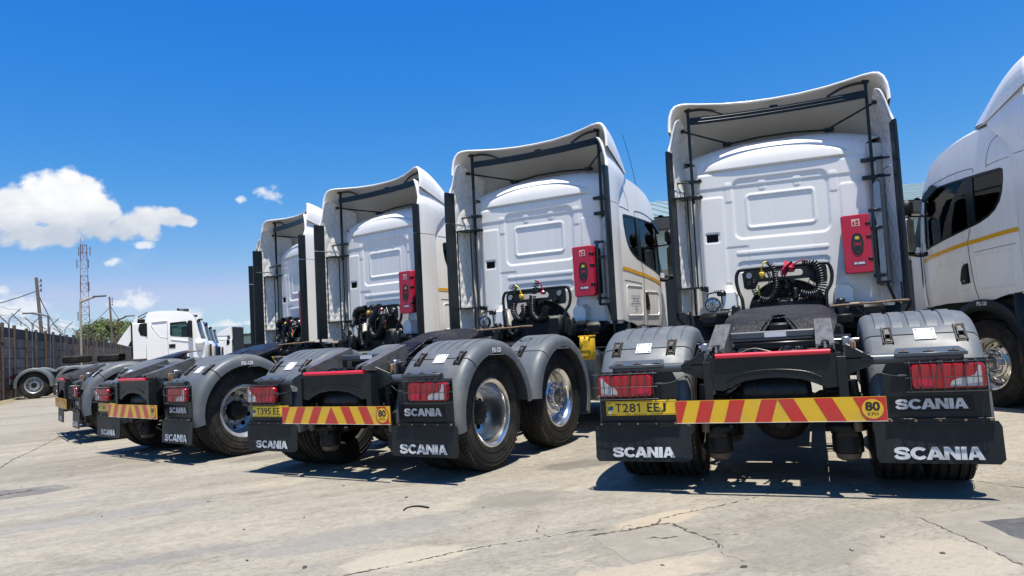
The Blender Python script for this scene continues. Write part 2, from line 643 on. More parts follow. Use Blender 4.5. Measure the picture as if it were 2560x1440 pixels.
def mesh_of(key, fn, mats, angle=35, fix=True):
    if key in CACHE:
        return CACHE[key]
    b = M()
    fn(b)
    me = bpy.data.meshes.new(key)
    me.from_pydata(b.v, [], b.f)
    me.validate(verbose=False)
    for q in (mats if isinstance(mats, (list, tuple)) else [mats]):
        me.materials.append(MATS[q])
    if len(me.polygons) == len(b.mi):
        me.polygons.foreach_set('material_index', b.mi)
    if fix:
        bm = bmesh.new()
        bm.from_mesh(me)
        bmesh.ops.remove_doubles(bm, verts=bm.verts, dist=1e-5)
        bmesh.ops.recalc_face_normals(bm, faces=bm.faces)
        bm.to_mesh(me)
        bm.free()
    if angle > 0:
        me.polygons.foreach_set('use_smooth', [True] * len(me.polygons))
        me.set_sharp_from_angle(angle=R_(angle))
    me.update()
    CACHE[key] = me
    return me


def part(name, parent, key, fn, mats, loc=None, rot=None, angle=35, label=None):
    me = mesh_of(key, fn, mats, angle)
    o = bpy.data.objects.new(name, me)
    COL.objects.link(o)
    o.parent = parent
    if loc:
        o.location = loc
    if rot:
        o.rotation_euler = rot
    if label:
        o['label'] = label
    return o


def thing(name, label, cat, loc=(0, 0, 0), rz=0.0, group=None):
    o = bpy.data.objects.new(name, None)
    o.empty_display_size = .2
    COL.objects.link(o)
    o.location = loc
    o.rotation_euler = (0, 0, rz)
    o['label'] = label
    o['category'] = cat
    if group:
        o['group'] = group
    return o


def tag(o, label=None, cat=None, group=None, kind=None):
    for k, q in (('label', label), ('category', cat), ('group', group), ('kind', kind)):
        if q:
            o[k] = q
    return o


def rrect(x0, x1, y0, y1, r, n=5):
    out = []
    for cx, cy, a0 in ((x1 - r, y1 - r, 0), (x0 + r, y1 - r, 90), (x0 + r, y0 + r, 180), (x1 - r, y0 + r, 270)):
        for i in range(n + 1):
            a = R_(a0 + 90 * i / n)
            out.append((cx + r * math.cos(a), cy + r * math.sin(a)))
    return out


def smooth_path(pts, n=6, closed=False):
    """Catmull-Rom"""
    P = [Vector(p) for p in pts]
    m = len(P)
    out = []
    for i in range(m if closed else m - 1):
        if closed:
            a, b, c, d = P[i - 1], P[i], P[(i + 1) % m], P[(i + 2) % m]
        else:
            a, b, c, d = P[max(i - 1, 0)], P[i], P[i + 1], P[min(i + 2, m - 1)]
        for k in range(n):
            t = k / n
            out.append(.5 * ((2 * b) + (c - a) * t + (2 * a - 5 * b + 4 * c - d) * t * t + (3 * b - a - 3 * c + d) * t ** 3))
    if not closed:
        out.append(P[-1])
    return [tuple(p) for p in out]


def coil_path(pts, r, turns, n=12, seg=10):
    """helix of radius r wound round a smooth path; r may be a list along the path"""
    C = [Vector(p) for p in smooth_path(pts, seg)]
    # resample by arc length
    L = [0]
    for i in range(1, len(C)):
        L.append(L[-1] + (C[i] - C[i - 1]).length)
    tot = int(turns * n)
    out = []
    u = None
    for k in range(tot + 1):
        s = L[-1] * k / tot
        i = 1
        while i < len(L) - 1 and L[i] < s:
            i += 1
        t = (s - L[i - 1]) / max(1e-9, L[i] - L[i - 1])
        p = C[i - 1].lerp(C[i], t)
        tg = (C[min(i + 1, len(C) - 1)] - C[max(i - 2, 0)]).normalized()
        if u is None:
            u = tg.orthogonal().normalized()
        u = (u - tg * u.dot(tg)).normalized()
        w = tg.cross(u)
        a = 2 * PI * k / n
        rr = r
        if isinstance(r, (list, tuple)):
            q = k / tot * (len(r) - 1)
            j = min(int(q), len(r) - 2)
            rr = r[j] + (r[j + 1] - r[j]) * (q - j)
        out.append(tuple(p + (u * math.cos(a) + w * math.sin(a)) * rr))
    return out


# ------------------------------------------------------------------ lettering
def ribbon(center, th):
    P = [Vector((p[0], p[1], 0)) for p in smooth_path([(x, y, 0) for x, y in center], 4)]
    a, b = [], []
    for i in range(len(P)):
        t = (P[min(i + 1, len(P) - 1)] - P[max(i - 1, 0)]).normalized()
        n = Vector((-t.y, t.x, 0))
        k = th * (1.0 + .22 * abs(n.x))
        a.append(P[i] + n * k / 2)
        b.append(P[i] - n * k / 2)
    return [((p.x, p.y), (q.x, q.y)) for p, q in zip(a, b)]


def logo_polys():
    out = []
    x = 0
    S = ribbon([(.98, .66), (.88, .82), (.58, .875), (.28, .83), (.165, .70), (.28, .585), (.56, .51), (.86, .42), (.97, .285), (.86, .165), (.56, .12), (.25, .165), (.11, .34)], .23)
    for (a0, b0), (a1, b1) in zip(S[:-1], S[1:]):
        out.append(([a0, a1, b1, b0], []))
    x += 1.12
    C = []
    for i in range(25):
        a = R_(38 + 284 * i / 24)
        C.append((.60 + .60 * math.cos(a), .5 + .5 * math.sin(a)))
    for i in range(25):
        a = R_(322 - 284 * i / 24)
        C.append((.62 + .30 * math.cos(a), .5 + .255 * math.sin(a)))
    out.append(([(px + x, py) for px, py in C], []))
    x += 1.06
    A = [(0, 0), (.42, 1), (.80, 1), (1.24, 0), (.84, 0), (.77, .19), (.42, .19), (.35, 0)]
    H = [(.50, .40), (.69, .40), (.60, .70)]
    out.append(([(px + x, py) for px, py in A], [[(px + x, py) for px, py in H]]))
    x += 1.20
    Nn = [(0, 0), (0, 1), (.36, 1), (.74, .45), (.74, 1), (1.06, 1), (1.06, 0), (.74, 0), (.32, .58), (.32, 0)]
    out.append(([(px + x, py) for px, py in Nn], []))
    x += 1.12
    out.append(([(x, 0), (x, 1), (x + .36, 1), (x + .36, 0)], []))
    x += .28
    A2 = [(.14, 0), (.42, 1), (.80, 1), (1.24, 0), (.84, 0), (.77, .19), (.46, .19), (.42, 0)]
    out.append(([(px + x, py) for px, py in A2], [[(px + x, py) for px, py in H]]))
    x += 1.24
    return out, x


LOGO, LOGO_W = logo_polys()


def logo(b, cx, cz, w, h, fn):
    """the block-letter maker's name, w x h, centred at (cx, cz); fn(u, v)->point"""
    for poly, holes in LOGO:
        tr = lambda p: (cx + (p[0] / LOGO_W - .5) * w, cz + (p[1] - .5) * h)
        b.flat([tr(p) for p in poly], fn, [[tr(p) for p in q] for q in holes])


TXT = {}


def text_mesh(body, bold=0.0):
    """glyph triangles of the built-in font, normalised: height of capitals = 1, starting at 0"""
    k = (body, bold)
    if k in TXT:
        return TXT[k]
    cu = bpy.data.curves.new('lettering', 'FONT')
    cu.body = body
    cu.offset = bold
    cu.resolution_u = 3
    o = bpy.data.objects.new('lettering', cu)
    COL.objects.link(o)
    bpy.context.view_layer.update()
    me = bpy.data.meshes.new_from_object(o.evaluated_get(bpy.context.evaluated_depsgraph_get()))
    vs = [tuple(v.co) for v in me.vertices]
    fs = [tuple(p.vertices) for p in me.polygons]
    bpy.data.objects.remove(o)
    bpy.data.curves.remove(cu)
    bpy.data.meshes.remove(me)
    x0 = min(v[0] for v in vs)
    x1 = max(v[0] for v in vs)
    y0 = min(v[1] for v in vs)
    y1 = max(v[1] for v in vs)
    TXT[k] = ([((v[0] - x0) / (x1 - x0), (v[1] - y0) / (y1 - y0)) for v in vs], fs)
    return TXT[k]


def text(b, body, u0, u1, v0, v1, fn, bold=0.0):
    vs, fs = text_mesh(body, bold)
    b.add([fn(u0 + (u1 - u0) * p[0], v0 + (v1 - v0) * p[1]) for p in vs], fs)
# ------------------------------------------------------------------ wheels
TYRE_R = .52


def tyre_prof(w=.29):
    h = w / 2
    p = [(-h + .035, .300), (-h + .012, .318), (-h + .003, .36), (-h, .405), (-h + .004, .445), (-h + .014, .478), (-h + .022, .490), (-h + .030, .505)]
    gr = [-.088, -.032, .032, .088]
    tread = [(-h + .045, .514)]
    for g in gr:
        tread += [(g - .009, .520), (g - .006, .506), (g + .006, .506), (g + .009, .520)]
    tread += [(h - .045, .514)]
    return p + tread + [(-a, r) for a, r in p[::-1]]


def tyre(b):
    b.lathe(tyre_prof(), 72)
    # shoulder lugs
    for k in range(72):
        a = 2 * PI * k / 72
        for s in (-1, 1):
            keep = b.X
            b.X = b.X @ Matrix.Rotation(a, 4, 'X')
            b.box(s * .108, s * .128, -.0125, .0125, .485, .5145)
            b.X = keep
    # side wall beads and moulded rings
    for s in (-1, 1):
        for r in (.352, .432, .470):
            b.lathe([(s * .1445, r - .004), (s * .1475, r), (s * .1445, r + .004)], 72)


def holed_ring(b, r0, r1, ax, nh, rc, rh, n=48, depth=.014):
    """a disc between radii r0..r1 (axial position linear ax(r)) with nh round hand holes"""
    seg = 2 * PI / nh
    K = 16
    for k in range(nh):
        a0 = k * seg
        out = []
        for i in range(K):
            t = i / K * 4
            e = int(t)
            q = t - e
            if e == 0:
                r, a = r0 + (r1 - r0) * q, a0
            elif e == 1:
                r, a = r1, a0 + seg * q
            elif e == 2:
                r, a = r1 + (r0 - r1) * q, a0 + seg
            else:
                r, a = r0, a0 + seg * (1 - q)
            out.append((r, a))
        am = a0 + seg / 2
        cx, cy = rc * math.cos(am), rc * math.sin(am)
        vs, fs = [], []
        for (r, a) in out:
            vs.append((ax(r), r * math.cos(a), r * math.sin(a)))
        for i, (r, a) in enumerate(out):
            d = math.atan2(r * math.sin(a) - cy, r * math.cos(a) - cx)
            y, z = cx + rh * math.cos(d), cy + rh * math.sin(d)
            vs.append((ax(math.hypot(y, z)), y, z))
        for i, (r, a) in enumerate(out):
            d = math.atan2(r * math.sin(a) - cy, r * math.cos(a) - cx)
            y, z = cx + rh * math.cos(d), cy + rh * math.sin(d)
            vs.append((ax(math.hypot(y, z)) - depth, y, z))
        for i in range(K):
            j = (i + 1) % K
            fs.append((i, j, K + j, K + i))
            fs.append((K + i, K + j, 2 * K + j, 2 * K + i))
        b.add(vs, fs)


def nuts(b, n, r, ax, s=.016, l=.03, mi=None):
    for k in range(n):
        a = 2 * PI * (k + .5) / n
        y, z = r * math.cos(a), r * math.sin(a)
        b.lathe([(ax, s * 1.25), (ax + .004, s * 1.25), (ax + .004, s), (ax + l, s * .92), (ax + l + .004, s * .5), (ax + l + .004, 0)], 6, 'x', (0, y, z))


def rim_drive(b):
    # outer face at x = +.13 (tyre centre 0); deep dish towards the inner wheel
    b.lathe([(.118, .318), (.132, .312), (.134, .302), (.122, .292), (.112, .272), (.09, .266), (.02, .262), (-.035, .257), (-.06, .250)], 64)
    b.lathe([(.118, .318), (.09, .300), (0, .290), (-.12, .300), (-.135, .315)], 48)
    ax = lambda r: -.10 + (.250 - r) * -.22 if r > .17 else -.10 - .018
    b.lathe([(-.06, .250), (-.085, .246), (-.10, .238)], 64)
    holed_ring(b, .150, .238, lambda r: -.10 - .05 * (1 - abs(r - .195) / .05) * .6, 10, .197, .029)
    b.lathe([(-.105, .150), (-.100, .138), (-.100, .105)], 48)
    nuts(b, 10, .1375, -.10)


def hub_drive(b):
    b.lathe([(-.12, .118), (-.02, .112), (.0, .104), (.012, .085), (.016, .05), (.016, 0)], 40)
    nuts(b, 12, .094, .004, .007, .008)


def rim_convex(b):
    b.lathe([(.118, .318), (.132, .312), (.134, .302), (.124, .294), (.110, .275), (.085, .268), (.03, .262), (.0, .258), (.0, .252), (.015, .247)], 64)
    b.lathe([(.118, .318), (.09, .300), (0, .290), (-.12, .300), (-.135, .315)], 48)
    holed_ring(b, .178, .247, lambda r: .015 + (.247 - r) * .62, 10, .214, .023)
    b.lathe([(.058, .178), (.075, .170), (.082, .160), (.082, .098), (.080, .094)], 64)
    nuts(b, 10, .134, .082, .015, .034)


def hub_convex(b):
    b.lathe([(.07, .094), (.10, .092), (.108, .086), (.112, .06), (.113, 0)], 40)


def tyre_mark(b):
    vs, fs = text_mesh('MICHELIN', .012)
    for a0 in (R_(175), R_(355)):
        b.add([(.1482, (.402 + .045 * v) * math.cos(a0 - u * 1.15), (.402 + .045 * v) * math.sin(a0 - u * 1.15)) for u, v in vs], fs)


def wheel(parent, x, y, kind, side, name='wheel', steel=False, spin=None):
    """side=+1: outer face towards +x"""
    me = mesh_of('tyre', tyre, 'rubber', 30)
    w = bpy.data.objects.new(name, None)
    COL.objects.link(w)
    w.parent = parent
    w.location = (x, y, TYRE_R)
    w.rotation_euler = (random.uniform(0, 6) if spin is None else spin, 0, 0 if side > 0 else PI)
    t = bpy.data.objects.new('tyre', me)
    COL.objects.link(t)
    t.parent = w
    if spin is not None:
        part('tyre_lettering', w, 'tyre_mark', tyre_mark, 'rubber_mark', angle=0)
    if kind == 'drive':
        part('rim', w, 'rim_drive' + ('_s' if steel else ''), rim_drive, 'steel_wheel' if steel else 'chrome', angle=40)
        part('hub', w, 'hub_drive', hub_drive, 'hub_dark', angle=40)
    elif kind == 'convex':
        part('rim', w, 'rim_convex' + ('_s' if steel else ''), rim_convex, 'steel_wheel' if steel else 'chrome', angle=40)
        part('hub', w, 'hub_convex' + ('_s' if steel else ''), hub_convex, 'hub_dark' if steel else 'chrome', angle=40)
    return w


# ------------------------------------------------------------------ fenders
F_R = .665


def fender_sec(side, xi, xo, a, yc, R=F_R, inner=False):
    ca, sa = math.cos(a), math.sin(a)
    prof = [(xi, -.13), (xi, -.055), (xi + .016, -.018), (xi + .05, 0), (xo - .085, 0), (xo - .035, -.012), (xo - .008, -.042), (xo, -.075), (xo, -.128)]
    back = [(xo - .012, -.128), (xo - .013, -.078), (xo - .022, -.052), (xo - .045, -.024), (xo - .088, -.012), (xi + .05, -.012), (xi + .024, -.028), (xi + .012, -.06), (xi + .012, -.13)]
    return [(side * x, yc + (R + d) * ca, TYRE_R + (R + d) * sa) for x, d in prof + back]


def fender_piece(side, xi, xo, a0, a1, yc, n):
    def fn(b):
        b.loft([fender_sec(side, xi, xo, R_(a0 + (a1 - a0) * i / n), yc) for i in range(n + 1)], ring=True, caps=True)
    return fn


def fender_ribs(side, xi, xo, yc, cnt):
    def fn(b):
        W = xo - xi - .17
        for k in range(cnt):
            cx = xi + .07 + W * (k + .5) / cnt
            secs = []
            for i in range(15):
                a = R_(62 + (122 - 62) * i / 14)
                h = .011 if 0 < i < 14 else -.002
                hw = .034 if 0 < i < 14 else .031
                ca, sa = math.cos(a), math.sin(a)
                secs.append([(side * (cx + u), yc + (F_R + d) * ca, TYRE_R + (F_R + d) * sa) for u, d in ((-hw - .006, -.004), (-hw, h), (hw, h), (hw + .006, -.004))])
            b.loft(secs)
    return fn


def on_fender(side, yc):
    """frame at the fender surface: (x, arc position s measured down from the hinge, height h) -> point"""
    def fn(x, s, h):
        a = R_(128.5) + s / F_R
        return (side * x, yc + (F_R + h) * math.cos(a), TYRE_R + (F_R + h) * math.sin(a))
    return fn


def latch(side, cx, yc):
    P = on_fender(side, yc)

    def fn(b):
        def slab(u0, u1, s0, s1, h0, h1):
            b.add([P(cx + u, s, h) for h in (h0, h1) for u, s in ((u0, s0), (u1, s0), (u1, s1), (u0, s1))],
                  [(0, 1, 2, 3), (4, 5, 6, 7), (0, 1, 5, 4), (1, 2, 6, 5), (2, 3, 7, 6), (3, 0, 4, 7)])
        b.mat(0)
        slab(-.034, .034, -.075, .085, -.004, .006)
        for u in (-.034, .026):
            slab(u, u + .008, -.075, .085, .006, .016)
        b.mat(1)
        slab(-.018, .018, -.045, -.012, .006, .012)
        slab(-.018, .018, .046, .07, .006, .012)
        b.mat(2)
        for s0 in (-.055, .0):
            b.tube([P(cx + u, s, .02) for u, s in ((-.018, s0), (.018, s0), (.018, s0 + .055), (-.018, s0 + .055))], .005, 6, closed=True)
        slab(-.014, .014, -.004, .02, .008, .026)
    return fn


def fender_plate(side, yc):
    P = on_fender(side, yc)

    def fn(b):
        u0, u1, s0, s1 = .895, 1.02, -.045, .062
        if side < 0:
            u0, u1 = .885, 1.0
        b.add([P(u, s, h) for h in (.004, .008) for u, s in ((u0, s0), (u1, s0), (u1, s1), (u0, s1))],
              [(0, 1, 2, 3), (4, 5, 6, 7), (0, 1, 5, 4), (1, 2, 6, 5), (2, 3, 7, 6), (3, 0, 4, 7)])
        b.mat(1)
        for u in (u0 + .014, u1 - .014):
            for s in (s0 + .014, s1 - .014):
                c = [P(u + .006 * math.cos(k * PI / 4), s + .006 * math.sin(k * PI / 4), .0105) for k in range(8)]
                b.add(c, [tuple(range(8))])
    return fn


def make_fenders(T, side, detail=True):
    k = 'R' if side > 0 else 'L'
    for yc, xi, nm in ((0.0, .585, 'fender'), (1.341, .80, 'forward_fender')):
        f = part(nm, T, f'{nm}_rear{k}', fender_piece(side, xi, 1.275, 129.4, 190 if yc == 0 else 176, yc, 18), 'fender', angle=50)
        part('fender_cover', f, f'{nm}_cover{k}', fender_piece(side, xi, 1.278, 52, 128.4, yc, 26), 'fender', angle=50)
        part('fender_front', f, f'{nm}_front{k}', fender_piece(side, xi, 1.275, 51, 4 if yc == 0 else -22, yc, 18), 'fender', angle=50)
        part('fender_ribs', f, f'{nm}_ribs{k}', fender_ribs(side, xi, 1.275, yc, 5 if yc == 0 else 4), 'fender', angle=50)
        if yc == 0:
            for cx in ((.735, 1.165) if side > 0 else (.73, 1.15)):
                part('latch', f, f'latch{k}{cx}', latch(side, cx, yc), ['black', 'rim_brown', 'cage'], angle=30)
            part('blank_plate', f, f'fplate{k}', fender_plate(side, yc), ['alu_plate', 'ink'], angle=0)
        else:
            part('latch', f, f'latchf{k}', latch(side, 1.0, yc), ['black', 'rim_brown', 'cage'], angle=30)
        if yc == 0 and side > 0:
            def psi(b):
                text(b, 'PSI-120', -.075, .075, 1.062, 1.107, lambda u, v: (1.2795, u, v), .03)
            part('pressure_marking', f, 'psi120', psi, 'letter_white', angle=0)


# ------------------------------------------------------------------ tail: flaps, lamps, board
def flap(side):
    def fn(b):
        o = [(.587, .47), (.587, .262), (.604, .232), (1.262, .226), (1.292, .255), (1.292, .455), (1.275, .49), (.62, .49)]
        if side < 0:
            o = [(.587, .47), (.587, .25), (.62, .228), (1.27, .226), (1.292, .25), (1.292, .46), (1.275, .49), (.62, .49)]
        bend = lambda u, v, d: (side * u, -.682 + d - .012 * math.sin((u - .587) * 9) * (.5 - v) * 2 - .02 * (.49 - v), v)
        b.sheet(o, bend, cu=[.7, .8, .9, 1.0, 1.1, 1.2], cv=[.3, .36, .42], thick=-.010)
    return fn


def flap_mark(side, cx, w, z, h, yo):
    def fn(b):
        flip = 1
        f = lambda u, v: (u, -.682 - .0125 - .012 * math.sin((abs(u) - .587) * 9) * (.5 - v) * 2 - .02 * (.49 - v) + yo, v)
        logo(b, cx, z, w, h, f)
    return fn


def tail_panel(side):
    def fn(b):
        o = [(.66, .492), (1.245, .492), (1.245, .88), (.70, .88), (.66, .80)]
        b.prism(o, lambda u, v, d: (side * u, d, v), -.672, -.664)
        # clamp strip for the flap and its bolts
        b.mat(1)
        b.box(side * .66, side * 1.255, -.702, -.690, .478, .512, .002)
        b.box(side * .66, side * 1.255, -.716, -.702, .478, .4815)
        b.mat(2)
        for k in range(5):
            x = .69 + k * .137
            b.lathe([(-.702, .010), (-.707, .010), (-.709, .006), (-.709, 0)], 6, 'y', (side * x, 0, .498))
    return fn


def lamp_body(side):
    def fn(b):
        x0, x1, z0, z1 = .822, 1.232, .698, .852
        if side < 0:
            x0, x1 = .832, 1.238
        # housing
        b.mat(1).box(side * x0, side * x1, -.700, -.668, z0 + .004, z1 - .004, .01)
        # lens: rounded pillow
        o = rrect(x0, x1, z0, z1, .03, 4)
        cx, cz = (x0 + x1) / 2, (z0 + z1) / 2
        secs = []
        for sc, y in ((1, -.700), (1, -.716), (.985, -.728), (.94, -.735), (.0, -.738)):
            secs.append([(side * (cx + (p[0] - cx) * (sc if sc < .9 else 1 - (1 - sc) * .5)), y, cz + (p[1] - cz) * sc) for p in o])
        b.mat(0).loft(secs, ring=True)
    return fn


def lamp_clear(side):
    def fn(b):
        e = 1.205 if side > 0 else 1.212
        # swoosh shaped reversing lens and the small upper corner
        lo = [(e, .712), (e - .175, .712), (e - .168, .735), (e - .150, .752), (e - .120, .762), (e - .075, .766), (e - .035, .782), (e - .020, .812), (e - .015, .838), (e, .838)]
        if side < 0:
            lo = [(e, .712), (e - .12, .712), (e - .118, .74), (e - .10, .765), (e - .055, .79), (e - .028, .815), (e - .022, .838), (e, .838)]
        b.prism(lo, lambda u, v, d: (side * u, d, v), -.7415, -.730)
    return fn


def lamp_stop(side):
    return lambda b: b.prism(rrect(.86, .955, .712, .760, .012, 3), lambda u, v, d: (side * u, d, v), -.7405, -.730)


def lamp_cage(side):
    def fn(b):
        x0, x1, z0, z1 = .803, 1.252, .684, .868
        y0, y1 = -.672, -.768
        r = .003

        def loop(z):
            return [(side * (x0 + .01), y0, z), (side * x0, y1 + .02, z), (side * (x0 + .02), y1, z), (side * (x1 - .02), y1, z), (side * x1, y1 + .02, z), (side * (x1 - .004), y0, z)]
        for z in (z0, (z0 + z1) / 2 - .004, z1):
            b.tube(smooth_path(loop(z), 3), r, 5)
        n = 8
        for k in range(n):
            x = x0 + .012 + (x1 - x0 - .024) * k / (n - 1)
            b.tube([(side * x, y0 + .01, z1 + .006), (side * x, y1 + .012, z1 + .005), (side * x, y1 - .002, z1 - .006), (side * x, y1 - .002, z0 + .006), (side * x, y1 + .012, z0 - .005), (side * x, y0 + .01, z0 - .006)], r, 5)
        # retaining cable with ferrule
        b.mat(1)
        b.tube(smooth_path([(side * (x0 + .005), -.755, .79), (side * (x0 - .06), -.75, .788), (side * (x0 - .13), -.71, .80), (side * (x0 - .20), -.69, .835)], 4), .0032, 5)
        b.tube([(side * (x0 - .055), -.7505, .788), (side * (x0 - .012), -.754, .7895)], .0085, 8)
        for x in (.98, 1.13):
            b.mat(1).box(side * (x - .008), side * (x + .008), -.765, -.66, z1 + .004, z1 + .007)
            b.box(side * (x - .009), side * (x + .009), -.768, -.762, z1 - .02, z1 + .007)
    return fn


def lamp_bar(side):
    def fn(b):
        b.tube([(side * .40, -.655, .895), (side * 1.13, -.655, .893)], .034, 16)
        b.mat(1).tube([(side * .55, -.655, .895), (side * .60, -.655, .895)], .048, 16)
        # pressed bracket on top with three dimples
        b.mat(2)
        o = [(.745, .0), (.762, .03), (1.115, .03), (1.145, .0), (1.145, -.02), (.745, -.02)]
        b.prism([(u, v) for u, v in o], lambda u, v, d: (side * u, -.700 + d * .6 + (v + .02) * 1.6, .918 + (v + .02) * .75 + d * .1), 0, .012)
        b.box(side * .74, side * 1.15, -.712, -.700, .905, .928, .003)
        for x in (.80, .94, 1.08):
            b.mat(3).box(side * (x - .03), side * (x + .03), -.688, -.668, .935, .9385, .001)
            b.mat(4).lathe([(.938, .008), (.946, .008), (.946, 0)], 6, 'z', (side * x, -.678, 0))
    return fn


REDS_T = [(493, 570), (655, 745), (840, 935), (1035, 1130), (1130, 1225), (1340, 1445), (1560, 1740)]
REDS_B = [(500, 530), (620, 710), (805, 900), (995, 1095), (1215, 1310), (1425, 1530), (1640, 1755)]


def board(variant):
    mt = lambda q: -.661 + (q - 493) / (1740 - 493) * 1.326
    mb = lambda q: -.661 + (q - 500) / (1755 - 500) * 1.326

    def fn(b):
        b.mat(0).box(-.661, .665, -.798, -.788, .512, .666)
        y = -.7992
        Z0, Z1 = .5135, .6645
        b.mat(1)
        if variant == 0:
            quads = [(mb(p[0]), mb(p[1]), mt(q[1]), mt(q[0])) for p, q in zip(REDS_B, REDS_T)]
        else:
            mid, w, s = -.02, .105, .05
            quads = [(-.065, .10, .02, .01)]
            quads = [(mid - .085, mid + .085, mid + .002, mid - .002)]
            for k in range(1, 4):
                o = .085 + (2 * k - 1) * w
                quads.append((mid + o, mid + o + w, mid + o + w - .075, mid + o - .075))
                quads.append((mid - o - w, mid - o, mid - o + .075, mid - o - w + .075))
        for (a, c, d, e) in quads:
            L_, R2 = -.6595, .6635
            pts = [(a, Z0), (c, Z0), (d, Z1), (e, Z1)]
            pts = [(min(max(x, L_), R2), z) for x, z in pts]
            b.add([(x, y, z) for x, z in pts], [(0, 1, 2, 3)])
        cx, cz = .583, .589
        circ = lambda r, yy: [(cx + r * math.cos(2 * PI * k / 32), yy, cz + r * math.sin(2 * PI * k / 32)) for k in range(32)]
        b.add(circ(.0735, y - .001), [tuple(range(32))])
        b.mat(0).add(circ(.0625, y - .002), [tuple(range(32))])
        b.mat(2)
        text(b, '80', cx - .043, cx + .043, cz - .012, cz + .046, lambda u, v: (u, y - .003, v), .035)
        text(b, 'KPH', cx - .030, cx + .030, cz - .043, cz - .020, lambda u, v: (u, y - .003, v), .0)
        b.mat(3).box(-.6612, .6652, -.7994, -.787, .5095, .5119)
    return fn


def number_plate(txt):
    def fn(b):
        x0, x1, z0, z1, y = -1.192, -.672, .562, .668, -.712
        b.mat(0).box(x0, x1, y, y + .006, z0, z1, .002)
        b.mat(1)
        rim = [(x0 + .006, z0 + .006), (x1 - .006, z0 + .006), (x1 - .006, z1 - .006), (x0 + .006, z1 - .006)]
        rin = [(x0 + .009, z0 + .009), (x1 - .009, z0 + .009), (x1 - .009, z1 - .009), (x0 + .009, z1 - .009)]
        f = lambda u, v: (u, y - .0012, v)
        b.flat(rim, f, [rin])
        h0, h1 = z0 + .022, z1 - .020
        wid = {'T281 EEJ': [('T', 0, .05), ('2', .058, .108), ('8', .116, .166), ('1', .178, .204), ('E', .262, .308), ('E', .316, .362), ('J', .370, .412)],
               'T395 EE': [('T', 0, .05), ('3', .058, .108), ('9', .116, .166), ('5', .174, .224), ('E', .262, .308), ('E', .316, .362)],
               'T361': [('T', 0, .05), ('3', .058, .108), ('6', .116, .166), ('1', .178, .204)]}[txt]
        for ch, a, c in wid:
            a, c = a * .90, c * .90
            if ch == '1':
                q = x0 + .072 + a
                b.flat([(q + .012, h0), (q + .022, h0), (q + .022, h1), (q + .012, h1), (q, h1 - .012), (q, h1 - .022), (q + .012, h1 - .012)], f)
                continue
            text(b, ch, x0 + .072 + a, x0 + .072 + c, h0, h1, f, .012)
        b.mat(2)
        fx, fz, w, h = x0 + .014, z0 + .038, .04, .03
        b.flat([(fx, fz), (fx, fz + h), (fx + w * .7, fz + h)], f)
        b.mat(3).flat([(fx + w * .3, fz), (fx + w, fz), (fx + w, fz + h)], lambda u, v: (u, y - .0012, v))
        b.mat(1).flat([(fx, fz), (fx + w * .3, fz), (fx + w, fz + h), (fx + w * .7, fz + h)], lambda u, v: (u, y - .0016, v))
        b.mat(4).flat([(fx + .004, z0 + .012), (fx + .024, z0 + .012), (fx + .024, z0 + .030), (fx + .004, z0 + .030)], f)
        b.mat(1).flat([(fx + .004, z1 - .022), (fx + .026, z1 - .022), (fx + .022, z1 - .016), (fx + .004, z1 - .014)], f)
    return fn


# ------------------------------------------------------------------ chassis
def rails(b):
    for s in (-1, 1):
        x = .40
        b.box(s * (x - .004), s * (x + .006), -.62, 5.3, .68, .96)
        b.box(s * (x - .08), s * (x - .004), -.62, 5.3, .95, .958)
        b.box(s * (x - .08), s * (x - .004), -.62, 5.3, .682, .69)
        for y in np.arange(-.5, 3.2, .11):
            for z in (.74, .90):
                b.lathe([(s * (x + .006), .010), (s * (x + .014), .010), (s * (x + .014), 0)], 6, 'x', (0, float(y), z))
    for y in (.1, .75, 1.4, 2.4, 3.2):
        b.box(-.40, .40, y - .05, y + .05, .72, .93, .01)


def end_member(b):
    o = [(-.44, .93), (-.43, .955), (.43, .955), (.44, .93), (.445, .79), (.40, .735), (.33, .725), (.27, .755), (.18, .79), (.06, .805), (-.06, .805), (-.18, .79), (-.27, .755), (-.33, .725), (-.40, .735), (-.445, .79)]
    b.prism(o, lambda u, v, d: (u, d, v), -.772, -.755)
    # pressed arch bead
    b.tube(smooth_path([(-.30, -.774, .80), (-.20, -.774, .842), (0, -.774, .862), (.20, -.774, .842), (.30, -.774, .80)], 4), .0035, 6)
    b.box(-.43, .43, -.755, -.60, .935, .953)
    for s in (-1, 1):
        # side uprights carrying the board
        b.prism([(-.775, .93), (-.60, .95), (-.60, .70), (-.70, .62), (-.72, .50), (-.785, .50)], lambda u, v, d: (s * d, u, v), .446, .456)
        b.box(s * .40, s * .456, -.787, -.775, .50, .93, .002)
        # gusset out to the lamp tube
        b.prism([(.456, .985), (.60, .925), (.62, .905), (.62, .865), (.456, .80)], lambda u, v, d: (s * u, d, v), -.70, -.690)
        b.box(s * .456, s * .62, -.70, -.62, .905, .913)
        for x in (.50, .57):
            b.lathe([(.912, .013), (.935, .013), (.937, .006), (.937, 0)], 6, 'z', (s * x, -.66, 0))
        # little stay
        b.tube([(s * .44, -.70, 1.0), (s * .60, -.62, .915)], .006, 6)
        b.tube([(s * .47, -.55, 1.0), (s * .60, -.60, .915)], .006, 6)


def red_bar(b):
    b.tube([(-.367, -.777, .966), (.367, -.777, .966)], .017, 12)
    b.box(-.367, .367, -.777, -.70, .955, .979, .004)


